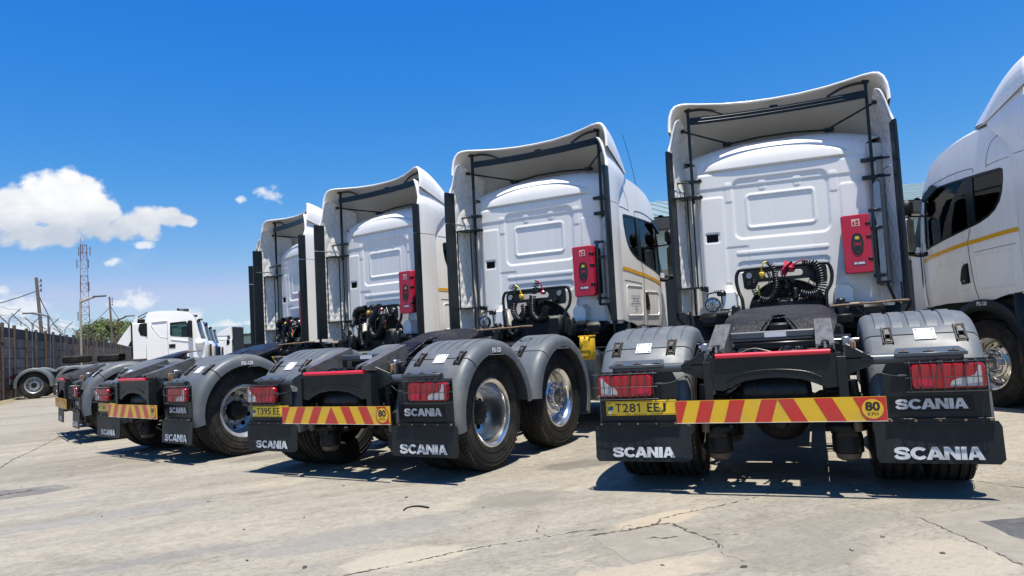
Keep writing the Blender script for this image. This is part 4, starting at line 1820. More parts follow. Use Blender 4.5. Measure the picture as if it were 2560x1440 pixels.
def deflector(s, upper):
    def fn(b):
        nu, nv = 10, (24 if upper else 12)
        b.grid(lambda u, v: (lambda q: (s * q[0], q[1], q[2]))(def_pt(u, v, upper)), nu, nv)
        # returned rear edge
        rows = []
        for o, dy in ((0, 0), (.004, -.010), (.014, -.013), (.024, -.008), (.028, .006)):
            rows.append([(lambda q: (s * q[0], q[1] + dy, q[2]))(def_pt(0, j / nv, upper, o)) for j in range(nv + 1)])
        b.loft(rows)
        e = 1 if upper else 1
        b.loft([[(lambda q: (s * q[0], q[1], q[2]))(def_pt(i / nu, 1.0, upper, o)) for i in range(nu + 1)] for o in (0, .028)])
        b.loft([[(lambda q: (s * q[0], q[1], q[2]))(def_pt(i / nu, 0.0, upper, o)) for i in range(nu + 1)] for o in (0, .028)])
    return fn


def quilt(s, upper):
    def fn(b):
        nu, nv = 30, (52 if upper else 84)
        hgt = .88 if upper else 1.517

        def f(u, v):
            q = def_pt(.015 + u * .985, v, upper, .03)
            # inner skin pulls in towards the cab corner
            q[0] -= .055 * u ** 1.5
            a, c = u * .40 / .12, (v * hgt + (0 if upper else .06)) / .19
            d1 = abs((a + c) - round(a + c))
            d2 = abs((a - c) - round(a - c))
            d = min(d1, d2)
            q[0] -= .012 * min(1, d * 2.6) ** .55 * min(1, u * 9)
            return (s * q[0], q[1], q[2])
        b.mat(0).grid(f, nu, nv)
    return fn


def quilt_seams(s, upper):
    def fn(b):
        hgt = .88 if upper else 1.517
        o = 0 if upper else .06
        for sg in (1, -1):
            for k in range(-12, 14):
                pts = []
                for i in range(25):
                    u = i / 24
                    a = u * .40 / .12
                    c = (k - a) * sg
                    v = (c * .19 - o) / hgt
                    if 0.0 <= v <= 1.0:
                        q = def_pt(.015 + u * .985, v, upper, .0305)
                        q[0] -= .055 * u ** 1.5
                        pts.append((s * q[0], q[1], q[2]))
                if len(pts) > 1:
                    b.tube(pts, .0028, 4)
    return fn


def edge_trim(s, upper):
    def fn(b):
        n = 20
        v1 = .27 if upper else 1.0
        rows = []
        for dx, y in ((.004, 2.93), (.012, 2.92), (.013, 2.85), (.006, 2.805), (-.016, 2.80), (-.032, 2.815), (-.050, 2.985), (-.030, 2.985)):
            rows.append([(s * (def_pt(0, v1 * j / n, upper)[0] + dx), y, def_pt(0, v1 * j / n, upper)[2]) for j in range(n + 1)])
        b.loft([[r[j] for r in rows] for j in range(n + 1)], ring=True, caps=True)
        for k in range(3 if upper else 7):
            v = v1 * (k + .5) / (3 if upper else 7)
            q = def_pt(0, v, upper)
            b.lathe([(s * (q[0] - .028), .008), (s * (q[0] - .033), .007), (s * (q[0] - .034), 0)], 8, 'x', (0, 2.86, q[2]))
        if not upper:
            b.tube(smooth_path([(s * 1.245, 2.86, 1.37), (s * 1.24, 2.87, 1.28), (s * 1.20, 2.95, 1.20), (s * 1.15, 3.05, 1.16)], 5), .022, 8)
    return fn


def fairing_frame(b):
    q = .017
    for s in (-1, 1):
        x = s * 1.015
        b.box(x - q, x + q, 3.20, 3.235, 2.70, 3.90, .004)
        b.box(x - .04, x + .04, 3.17, 3.25, 3.875, 3.925, .008)
        b.tube(smooth_path([(x, 3.21, 3.885), (s * .88, 3.22, 3.885), (s * .74, 3.24, 3.86), (s * .60, 3.26, 3.80)], 5), .016, 8)
        # brackets to cab and deflector
        for z in (2.98, 2.775):
            b.box(s * .90, s * 1.06, 3.19, 3.245, z - .022, z + .022, .006)
            b.box(s * .925, s * .965, 3.20, 3.30, z - .016, z + .016)
            b.tube([(s * 1.04, 3.21, z), (s * 1.20, 3.13, z - .012)], .012, 8)
            b.tube([(s * 1.06, 3.21, z + .02), (s * 1.19, 3.30, z + .03)], .008, 6)
        b.tube([(s * 1.09, 3.19, 3.63), (s * .61, 3.76, 3.54)], .012, 8)
        b.box(s * .56, s * .67, 3.70, 3.80, 3.50, 3.545, .01)
        b.box(s * 1.06, s * 1.11, 3.17, 3.21, 3.61, 3.65, .006)
    # cross beam, slightly bowed
    n = 12
    secs = []
    for i in range(n + 1):
        x = -1.0 + 2.0 * i / n
        y = 3.18 + .09 * (1 - (x / 1.0) ** 2)
        z = 3.742
        secs.append([(x, y - .018, z - .042), (x, y + .018, z - .042), (x, y + .018, z + .042), (x, y - .018, z + .042)])
    b.loft(secs, ring=True, caps=True)
    for zo in (-.02, .02):
        b.tube([(x_ * 1.0, 3.18 + .09 * (1 - x_ * x_) - .019, 3.742 + zo) for x_ in np.linspace(-.98, .98, 12)], .005, 5)
    b.tube([(-.61, 3.76, 3.525), (-.2, 3.70, 3.545), (.2, 3.70, 3.545), (.61, 3.76, 3.525)], .014, 8)
    # middle hanger
    b.prism([(-.06, 3.765), (.06, 3.765), (.045, 3.845), (-.045, 3.845)], lambda u, v, d: (u, d, v), 3.385, 3.42)


def side_rods(b):
    # ladder like stays inside the passenger side deflector
    for x, y in ((-1.205, 3.02), (-1.085, 3.19), (-1.03, 3.235)):
        b.tube([(x, y, 1.63), (x, y, 2.76)], .011, 8)
    b.box(-1.215, -.985, 3.0, 3.25, 2.752, 2.768)
    b.box(-1.215, -.985, 3.0, 3.25, 1.625, 1.641)
    b.box(-1.0, -.94, 3.20, 3.30, 1.60, 1.66, .006)
    b.box(-.95, -.91, 3.24, 3.29, 1.585, 1.655, .006)
    b.tube([(-1.07, 3.19, 1.63), (-1.07, 3.19, 1.30)], .014, 8)


def side_column(b):
    b.mat(0).box(1.0, 1.085, 3.20, 3.34, 1.53, 2.73, .012)
    b.mat(1)
    b.box(.955, .985, 3.06, 3.10, 1.555, 2.40, .004)
    for z in (1.62, 2.16, 2.36):
        b.box(.93, 1.06, 3.08, 3.11, z, z + .035, .003)
    b.box(.955, 1.10, 3.09, 3.14, 1.545, 1.575, .003)
    b.tube([(1.06, 3.12, 1.56), (1.13, 3.10, 1.33)], .016, 8)
    for s in (1.19, 1.215):
        b.box(s - .008, s + .008, 3.0, 3.03, 1.30, 1.55)


def extinguisher_box(b):
    x0, x1, z0, z1 = .648, .943, 1.665, 2.328
    b.mat(1).box(x0 + .02, x1 + .004, 3.10, 3.27, z0 + .03, z1 - .02, .012)
    o = rrect(x0, x1, z0, z1, .022, 4)
    cx, cz = (x0 + x1) / 2, (z0 + z1) / 2
    secs = []
    for sc, y in ((1, 3.10), (1, 3.035), (.985, 3.018), (.955, 3.010)):
        secs.append([(cx + (p[0] - cx) * sc, y, cz + (p[1] - cz) * (1 - (1 - sc) * .5)) for p in o])
    b.mat(0).loft(secs, ring=True, caps=True)
    # finger grips on the opening side
    b.mat(1)
    for z in (1.80, 2.05, 2.20):
        b.box(x1 - .05, x1 + .003, 3.006, 3.06, z, z + .03, .003)


def extinguisher_window(b):
    cx, cz = .798, 1.995
    o = [(cx + .060 * math.copysign(abs(math.cos(a)) ** .8, math.cos(a)), cz + .118 * math.copysign(abs(math.sin(a)) ** .8, math.sin(a))) for a in [2 * PI * k / 32 for k in range(32)]]
    i_ = [(cx + (p[0] - cx) * .86, cz + (p[1] - cz) * .92) for p in o]
    b.mat(0).prism(o, lambda u, v, d: (u, d, v), 3.004, 3.011, [i_])
    b.mat(1).flat(i_, lambda u, v: (u, 3.0085, v))
    # bottle seen behind the pane
    b.mat(2)
    b.flat(rrect(cx - .034, cx + .034, cz - .09, cz + .045, .012, 3), lambda u, v: (u, 3.0078, v))
    b.mat(3)
    b.flat([(cx - .030, cz - .02), (cx + .030, cz - .02), (cx + .030, cz + .012), (cx - .030, cz + .012)], lambda u, v: (u, 3.0071, v))
    b.mat(4).flat(rrect(cx - .02, cx + .022, cz + .050, cz + .085, .01, 3), lambda u, v: (u, 3.0078, v))


def extinguisher_labels(b):
    y = 3.0085
    b.mat(0).flat([(.757, 2.195), (.838, 2.195), (.838, 2.275), (.757, 2.275)], lambda u, v: (u, y, v))
    b.mat(1)
    for (u0, u1, v0, v1) in ((.765, .788, 2.205, 2.252), (.795, .83, 2.205, 2.225), (.797, .83, 2.235, 2.262)):
        b.flat([(u0, v0), (u1, v0), (u1, v1), (u0, v1)], lambda u, v: (u, y - .001, v))


def extinguisher_name(b):
    y = 3.0085
    b.mat(0).flat([(.735, 1.752), (.868, 1.752), (.868, 1.800), (.735, 1.800)], lambda u, v: (u, y, v))
    b.mat(1)
    logo(b, .8015, 1.776, .112, .026, lambda u, v: (u, y - .0012, v))


def wall_vent(b):
    b.mat(0).box(-.892, -.752, 3.290, 3.31, 2.205, 2.300)
    for k in range(6):
        b.box(-.888, -.756, 3.284, 3.298, 2.211 + k * .0145, 2.219 + k * .0145)


def mount_cover(x):
    def fn(b):
        b.mat(0)
        o = [(-.10, 1.36), (.10, 1.36), (.10, 1.52), (.06, 1.575), (-.06, 1.575), (-.10, 1.52)]
        b.loft([[(x + u * k, y, 1.36 + (v - 1.36) * m) for u, v in o] for k, m, y in ((1.05, 1.04, 3.30), (1, 1, 3.20), (.9, .92, 3.16))], ring=True, caps=True)
        b.mat(1).box(x - .12, x + .12, 3.14, 3.28, 1.28, 1.368, .04)
    return fn


def hose_stand(b):
    # bent tube frame with pressed cross plate
    P = smooth_path([(-.50, 3.12, 1.20), (-.50, 3.12, 1.45), (-.535, 3.15, 1.56), (-.555, 3.16, 1.70), (-.53, 3.16, 1.80), (-.45, 3.16, 1.825), (0, 3.16, 1.828), (.42, 3.16, 1.825), (.485, 3.16, 1.80), (.51, 3.16, 1.70), (.49, 3.15, 1.58), (.43, 3.12, 1.46), (.43, 3.12, 1.20)], 5)
    b.mat(0).tube(P, .021, 10)
    o = [(-.47, 1.60), (-.43, 1.58), (-.34, 1.585), (-.30, 1.66), (.26, 1.665), (.31, 1.60), (.44, 1.60), (.46, 1.64), (.46, 1.79), (.43, 1.81), (-.44, 1.81), (-.48, 1.78)]
    h1 = rrect(-.22, .20, 1.705, 1.775, .03, 4)
    b.mat(1).prism(o, lambda u, v, d: (u, d, v), 3.125, 3.133, [h1])
    b.mat(2)
    for x, z in ((-.40, 1.745), (.37, 1.745)):
        b.lathe([(3.10, 0), (3.10, .034), (3.11, .038), (3.13, .038)], 18, 'y', (x, 0, z))
    b.mat(0)
    for x, z in ((-.40, 1.65), (-.10, 1.64), (.08, 1.64), (.30, 1.65)):
        b.lathe([(3.06, 0), (3.06, .026), (3.07, .03), (3.14, .03)], 14, 'y', (x, 0, z))


def work_lamp(b):
    c = (-.846, 3.10, 1.43)
    b.mat(0).lathe([(.10, 0), (.085, .05), (.03, .085), (.0, .092), (-.02, .092), (-.03, .088), (-.028, .08)], 24, 'y', c)
    b.mat(1).lathe([(-.022, .08), (-.027, .05), (-.029, 0)], 24, 'y', c)
    b.mat(2)
    for r in (.03, .058):
        b.tube([(c[0] + r * math.cos(a), c[1] - .034, c[2] + r * math.sin(a)) for a in [2 * PI * k / 16 for k in range(16)]], .0025, 4, closed=True)
    for k in range(4):
        a = PI * k / 4
        b.tube([(c[0] - .086 * math.cos(a), c[1] - .03, c[2] - .086 * math.sin(a)), (c[0] + .086 * math.cos(a), c[1] - .036, c[2] + .086 * math.sin(a))], .0025, 4)
    b.tube(smooth_path([(c[0] - .06, c[1] + .02, c[2] + .09), (c[0] - .05, c[1] + .02, c[2] + .13), (c[0] + .0, c[1] + .02, c[2] + .145), (c[0] + .10, c[1] + .04, c[2] + .15)], 4), .009, 6)
    b.box(c[0] + .05, c[0] + .16, c[1] + .03, c[1] + .09, c[2] + .10, c[2] + .16, .012)
    b.tube([(c[0] + .10, c[1] + .06, c[2] + .13), (c[0] + .12, c[1] + .08, c[2] - .22)], .010, 6)
    b.tube(coil_path([(c[0] + .02, c[1] + .05, c[2] + .16), (c[0] + .15, c[1] + .06, c[2] + .165)], .012, 5, 8, 4), .004, 4)


def hoses(var):
    def fn(b):
        rnd = random.Random(var)
        y = 3.06
        if var == 0:
            b.mat(0)
            b.tube(coil_path([(-.18, y, 1.885), (-.12, y - .02, 1.82), (-.10, y - .03, 1.70), (-.10, y - .05, 1.58), (-.14, y - .06, 1.48), (-.21, y - .06, 1.43), (-.30, y - .05, 1.46)], [.018, .026, .030, .034, .036, .036, .034], 24, 12), .0085, 6)
            b.tube(coil_path([(.20, y, 1.86), (.30, y - .01, 1.83), (.36, y - .03, 1.76), (.385, y - .04, 1.66), (.38, y - .05, 1.55), (.33, y - .06, 1.47), (.25, y - .06, 1.45), (.15, y - .05, 1.49)], [.02, .045, .06, .062, .055, .05, .048, .042], 26, 12), .009, 6)
            b.tube(coil_path([(.10, y + .02, 1.56), (.10, y + .01, 1.44)], .028, 6, 12), .009, 6)
            b.tube(coil_path([(-.34, y + .03, 1.70), (-.36, y, 1.60), (-.33, y - .02, 1.50)], .024, 8, 10), .007, 5)
            b.tube(coil_path([(.02, y + .03, 1.70), (.0, y + .02, 1.58), (.04, y, 1.48)], .022, 8, 10), .007, 5)
            for k in range(9):
                x = rnd.uniform(-.42, .38)
                b.tube(smooth_path([(x, y + .02, 1.80), (x + rnd.uniform(-.06, .06), y - .02, 1.70), (x + rnd.uniform(-.1, .1), y - .03, 1.58), (x + rnd.uniform(-.08, .08), y + .02, 1.50)], 5), .006, 5)
            b.mat(1).tube(smooth_path([(-.25, y, 1.76), (-.245, y - .02, 1.83), (-.215, y - .02, 1.885), (-.18, y, 1.885)], 5), .009, 6)
            b.tube([(-.30, y + .02, 1.62), (-.30, y + .02, 1.50)], .011, 6)
            b.mat(2).tube(smooth_path([(.08, y, 1.80), (.13, y - .02, 1.845), (.20, y - .02, 1.865), (.26, y, 1.86)], 5), .009, 6)
        elif var == 1:
            b.mat(0)
            b.tube(coil_path([(-.28, y, 1.90), (-.33, y, 1.82), (-.30, y, 1.78)], [.03, .035, .03], 5, 12), .0085, 6)
            b.tube(coil_path([(.08, y, 1.93), (.05, y - .01, 1.86), (.02, y - .02, 1.76)], [.035, .032, .028], 5, 12), .0085, 6)
            b.tube(coil_path([(.0, y - .02, 1.74), (-.01, y - .04, 1.60), (.0, y - .05, 1.48), (.08, y - .06, 1.40), (.17, y - .05, 1.46), (.21, y - .04, 1.58)], .042, 24, 12), .010, 6)
            b.tube(coil_path([(-.30, y - .02, 1.66), (-.31, y - .04, 1.55), (-.26, y - .05, 1.45), (-.18, y - .05, 1.42), (-.14, y - .04, 1.52), (-.15, y - .03, 1.62)], .036, 20, 12), .010, 6)
            b.tube(coil_path([(-.46, y - .02, 1.60), (-.44, y - .05, 1.45), (-.40, y - .06, 1.30), (-.33, y - .07, 1.22), (-.25, y - .06, 1.28)], .030, 20, 12), .008, 6)
            b.mat(1).tube(smooth_path([(-.19, y, 1.78), (-.22, y - .02, 1.87), (-.27, y - .02, 1.91)], 5), .009, 6)
            b.mat(2).tube(smooth_path([(.15, y, 1.80), (.13, y - .02, 1.89), (.09, y - .01, 1.935)], 5), .009, 6)
        else:
            b.mat(0)
            b.tube(coil_path([(-.50, y, 1.55), (-.50, y - .02, 1.70), (-.42, y - .03, 1.80), (-.30, y - .03, 1.80), (-.20, y - .03, 1.82)], .05, 18, 12), .011, 6)
            b.tube(coil_path([(.10, y, 1.82), (.02, y - .03, 1.70), (-.08, y - .05, 1.55), (-.05, y - .06, 1.38), (.10, y - .06, 1.34), (.20, y - .04, 1.50), (.20, y - .02, 1.66)], [.05, .055, .055, .05, .05, .05, .045], 34, 12), .011, 6)
            b.tube(coil_path([(-.10, y, 1.84), (.0, y - .02, 1.80), (.14, y - .02, 1.84)], .035, 10, 12), .009, 6)
            b.tube(coil_path([(-.34, y - .02, 1.62), (-.36, y - .05, 1.42), (-.30, y - .06, 1.22), (-.20, y - .06, 1.25)], .04, 16, 12), .010, 6)
            for k in range(7):
                x = rnd.uniform(-.4, .3)
                b.tube(smooth_path([(x, y, 1.80), (x + rnd.uniform(-.1, .1), y - .05, 1.62), (x + rnd.uniform(-.15, .15), y - .06, 1.45), (x + rnd.uniform(-.1, .1), y, 1.60)], 5), .009, 6)
            b.mat(1).tube(smooth_path([(.20, y - .03, 1.62), (.25, y - .05, 1.55), (.27, y - .05, 1.47)], 4), .008, 6)
            b.mat(2).tube(smooth_path([(.22, y - .03, 1.64), (.29, y - .05, 1.56), (.30, y - .05, 1.49)], 4), .008, 6)
    return fn


def couplings(var):
    def fn(b):
        yx, rx = ((-.25, .08) if var == 0 else (-.19, .15))
        b.mat(0).box(yx - .03, yx + .03, 3.03, 3.10, 1.715, 1.775, .012)
        b.tube([(yx, 3.06, 1.70), (yx, 3.06, 1.72)], .022, 10)
        b.mat(1).box(rx - .03, rx + .03, 3.03, 3.10, 1.745, 1.795, .012)
        b.mat(2).lathe([(3.02, 0), (3.02, .022), (3.05, .024)], 14, 'y', (rx, 0, 1.77))
    return fn


def red_rag(b):
    rnd = random.Random(3)
    n = 9
    def f(u, v):
        x = -.01 + .12 * u + .02 * math.sin(7 * v + 3 * u)
        z = 1.875 - .16 * v * (1 - .5 * u) - .10 * (u - .3) ** 2 + .015 * math.sin(11 * u + 5 * v)
        y = 3.07 - .05 * math.sin(PI * v) + .025 * math.sin(9 * u + 6 * v)
        return (x, y, z)
    b.grid(f, n, n)
# ------------------------------------------------------------------ truck assembly
def holder(name, parent):
    o = bpy.data.objects.new(name, None)
    o.empty_display_size = .1
    COL.objects.link(o)
    o.parent = parent
    return o


def lean(o, a=R_(.8), z=1.3):
    # the sprung cab sits a touch low on its right side
    o.rotation_euler = (0, a, 0)
    o.location = (-z * math.sin(a), 0, z - z * math.cos(a))


def make_truck(label, x, y, hd, plate=None, bvar=0, hose=0, steel=False, rag=False, text_on_door=False, mirrors=(-1, 1), antenna=False, tail=True, brown=False):
    T = thing('tractor_truck', label, 'truck', (x, y, 0), R_(hd), 'tractor units parked in a fanned row')
    # running gear
    for s in (-1, 1):
        wheel(T, s * 1.06, 0, 'drive', s, steel=steel, spin=(0.0 if steel and s > 0 else None))
        wheel(T, s * .735, 0, 'plain', s)
        wheel(T, s * 1.06, 1.341, 'convex', s)
        wheel(T, s * 1.05, 3.95, 'convex', s)
    ch = part('chassis_frame', T, 'rails', rails, 'frame')
    part('end_crossmember', ch, 'end_member', end_member, 'frame')
    part('axle_gear', ch, 'axle', axle, ['hub_dark', 'black', 'rim_brown', 'dark'], angle=40)
    part('pipe_runs', ch, 'clutter', chassis_clutter, ['cable', 'steel', 'steel', 'rust'], angle=40)
    part('gearbox_and_catwalk', ch, 'behind_cab', behind_cab, ['black', 'frame'], angle=40)
    part('reflector_bar', ch, 'red_bar', red_bar, 'red_tape', angle=40)
    for s in (-1, 1):
        k = 'R' if s > 0 else 'L'
        make_fenders(T, s)
        part('loading_ramp', T, 'ramp' + k, ramp(s), ['ramp', 'steel', 'black'])
        fl = part('mudflap', T, 'flap' + k, flap(s), 'flap', angle=40)
        a_ = random.uniform(-.07, .03)
        fl.rotation_euler = (a_, 0, 0)
        fl.location = (0, -.682 - (-.682 * math.cos(a_) - .49 * math.sin(a_)), .49 - (-.682 * math.sin(a_) + .49 * math.cos(a_)))
        part('flap_lettering', fl, 'flapmark' + k, flap_mark(s, s * .935, .50 if s > 0 else .46, .294, .080 if s > 0 else .074, -.004), 'letter', angle=0)
        pn = part('tail_panel', T, 'tail_panel' + k, tail_panel(s), ['dark', 'frame', 'rust'])
        if s > 0:
            part('panel_lettering', pn, 'panelmark', lambda b: logo(b, .925, .600, .405, .066, lambda u, v: (u, -.675, v)), 'letter', angle=0)
            part('lettering_board', pn, 'panelback', lambda b: b.box(.69, 1.16, -.674, -.6725, .55, .65), 'black')
        lp = part('tail_lamp', T, 'lamp' + k, lamp_body(s), ['red_lens', 'black'], angle=50)
        part('clear_lens', lp, 'clear' + k, lamp_clear(s), 'clear_lens', angle=40)
        part('stop_lens', lp, 'stop' + k, lamp_stop(s), 'red_case', angle=40)
        part('wire_cage', lp, 'cage' + k, lamp_cage(s), ['cage', 'cage'])
        part('lamp_bar', T, 'lampbar' + k, lamp_bar(s), ['frame_grey', 'frame', 'frame_grey', 'rust', 'rust'], angle=40)
        part('fuel_tank', T, 'tank' + k, catwalk_side(s), ['steel', 'dark', 'black', 'blue_text', 'ink', 'orange_lens'], angle=40)
    part('ramp_tube', T, 'ramp_tube', ramp_tube, ['frame_grey', 'alu_plate'])
    if brown:
        part('warning_board', T, 'board_brown', board(1), ['yellow_stripe', 'brown_board', 'ink', 'steel'], angle=0)
    else:
        part('warning_board', T, f'board{bvar}', board(bvar), ['yellow_board', 'red_board', 'ink', 'letter_white'], angle=0)
    if plate:
        part('number_plate', T, 'plate' + plate, number_plate(plate), ['yellow_plate', 'ink', 'green_flag', 'blue_flag', 'letter_white'], angle=0)
    fw = part('fifth_wheel', T, 'fifth_plate', fifth_plate, 'grease', angle=30)
    part('pedestal', fw, 'fifth_base', fifth_base, 'black', angle=40)
    part('lock_jaw', fw, 'fifth_lock', fifth_lock, 'grease', angle=40)
    part('release_handle', fw, 'fifth_handle', fifth_handle, ['rust', 'cable'], angle=40)
    part('wheel_chock_case', T, 'yellow_case', yellow_case, ['yellow_case', 'black'], label='yellow plastic case behind the tank')
    part('work_lamp', T, 'work_lamp', work_lamp, ['black', 'lamp_glass', 'cable'], angle=40)
    # cab
    c = holder('cab', T)
    lean(c)
    part('rear_wall', c, 'rear_wall', rear_wall, ['white', 'black'], angle=60)
    part('wall_vent', c, 'wall_vent', wall_vent, 'grille_black')
    for x_ in (-.66, .62):
        part('mount_cover', c, f'mount_cover{x_}', mount_cover(x_), ['white', 'dark'], angle=40)
    part('roof', c, 'cab_roof', cab_roof, 'white', angle=60)
    part('cab_front', c, 'cab_front', cab_front, ['white', 'glass_dark', 'dark'], angle=40)
    part('cab_interior', c, 'cab_inside', cab_inside, ['liner', 'seat'], angle=40)
    for s in (-1, 1):
        k = 'R' if s > 0 else 'L'
        part('corner_post', c, 'corner' + k, cab_corner(s), 'white', angle=50)
        part('side_panel', c, 'side' + k, cab_side(s), 'white', angle=50)
        part('window_frame', c, 'wframe' + k, window_frame(s), 'trim', angle=40)
        part('quarter_pane', c, 'quarter' + k, pane(s, QUARTER), 'glass_dark')
        part('door_pane', c, 'doorpane' + k, pane(s, FRONTWIN), 'glass')
        for i_ in range(6):
            part('shut_line', c, f'line{k}{i_}', shut_line(s, i_), 'ink')
        for i_ in range(2):
            part('door_pressing', c, f'press{k}{i_}', pressing(s, i_), 'white')
        part('door_handle', c, 'handle' + k, door_handle(s), ['black', 'black', 'steel'])
        part('reflective_stripe', c, 'stripe' + k, stripe(s), 'yellow_stripe')
        part('wheel_arch', c, 'arch' + k, wheel_arch(s), ['dark', 'letter_white'], angle=50)
        if s in mirrors:
            part('mirror', c, 'mirror' + k, mirror(s), ['black', 'chrome'], angle=40)
            part('wind_vane', c, 'vane' + k, sun_visor_part(s), 'trim')
    if text_on_door:
        part('door_lettering', c, 'door_text', door_text, ['blue_text', 'ink'], angle=0)
    if antenna:
        part('antenna', c, 'antenna', lambda b: (b.tube([(1.06, 4.52, 3.08), (1.05, 4.52, 3.16)], .016, 8), b.tube(smooth_path([(1.05, 4.52, 3.16), (.98, 4.46, 3.7), (.90, 4.40, 4.12)], 5), [.004] * 10 + [.002], 6)), 'black')
    # air deflectors
    d = holder('air_deflector', T)
    lean(d)
    part('roof_spoiler', d, 'spoiler', spoiler, 'white', angle=60)
    part('spoiler_liner', d, 'spoiler_liner', spoiler_liner, 'liner', angle=60)
    part('support_frame', d, 'fairing_frame', fairing_frame, 'trim', angle=40)
    part('side_rods', d, 'side_rods', side_rods, 'trim', angle=40)
    part('side_column', d, 'side_column', side_column, ['steel', 'trim'], angle=40)
    for s in (-1, 1):
        k = 'R' if s > 0 else 'L'
        for up in (0, 1):
            part('side_deflector', d, f'defl{k}{up}', deflector(s, up), 'white', angle=50)
            part('quilted_lining', d, f'quilt{k}{up}', quilt(s, up), 'quilt', angle=60)
            part('quilt_seams', d, f'seam{k}{up}', quilt_seams(s, up), 'stitch')
            part('edge_trim', d, f'trim{k}{up}', edge_trim(s, up), 'trim', angle=40)
    e = part('fire_extinguisher_case', T, 'ext_box', extinguisher_box, ['red_case', 'black'], angle=40, label='red fire extinguisher case on the rear wall')
    part('case_window', e, 'ext_win', extinguisher_window, ['black', 'pane_dark', 'ink', 'cloth_red', 'yellow_cable'])
    part('pictogram', e, 'ext_lab', extinguisher_labels, ['label_cream', 'red_case'], angle=0)
    part('name_label', e, 'ext_name', extinguisher_name, ['label_violet', 'letter_white'], angle=0)
    h = part('hose_stand', T, 'hose_stand', hose_stand, ['dark', 'frame', 'steel'], angle=40)
    part('coiled_hoses', h, f'hoses{hose}', hoses(hose), ['cable', 'yellow_cable', 'cloth_red'], angle=60)
    part('couplings', h, f'coupl{min(hose, 1)}', couplings(hose), ['yellow_case', 'steel', 'red_case'], angle=40)
    if rag:
        part('red_rag', h, 'red_rag', red_rag, 'cloth_red', angle=60)
    return T


T1 = make_truck('white tractor truck with plate T281 EEJ and a red rag on its hose stand', 2.018, 5.585, -22.8, 'T281 EEJ', 0, 0, rag=True, mirrors=(-1,))
T2 = make_truck('white tractor truck with plate T395 EE and polished wheels beside the T281 truck', -1.275, 7.207, -30.74, 'T395 EE', 1, 1, text_on_door=True, antenna=True)
T3 = make_truck('white tractor truck with plate T361, tangled black hoses and grey steel wheels', -4.177, 9.33, -39.12, 'T361', 1, 2, steel=True)
T4 = make_truck('white tractor truck with a brown-orange striped board, beyond the T361 truck', -6.823, 12.225, -51.62, None, 1, 3, steel=True, brown=True)
T5 = make_truck('white tractor truck almost hidden behind the one with the brown-orange board', -8.31, 15.05, -62, None, 1, 4, steel=True)
T0 = make_truck('white tractor truck cut off by the right picture edge, door and orange stripe showing', 7.30, 4.86, 7, None, 1, 1)


# ------------------------------------------------------------------ newer low-roof cabs in the row behind
def ny(X):
    return 3.35 + (X - 1190) * .00426


def nz(Y):
    return 3.2 - (Y - 60) * .00435


NG_SIDE = [(1320, 520), (1310, 160), (1322, 100), (1340, 72), (1420, 62), (1560, 64), (1650, 74), (1715, 92), (1745, 125), (1760, 170), (1775, 250), (1800, 345), (1825, 380), (1830, 470), (1830, 540), (1640, 545), (1560, 500), (1440, 500)]
NG_WIN = [(1525, 178), (1662, 168), (1690, 200), (1705, 325), (1640, 322), (1530, 308), (1522, 290)]
NG_SHAPE = [(1365, 165), (1480, 160), (1490, 310), (1440, 300), (1400, 250), (1362, 190)]


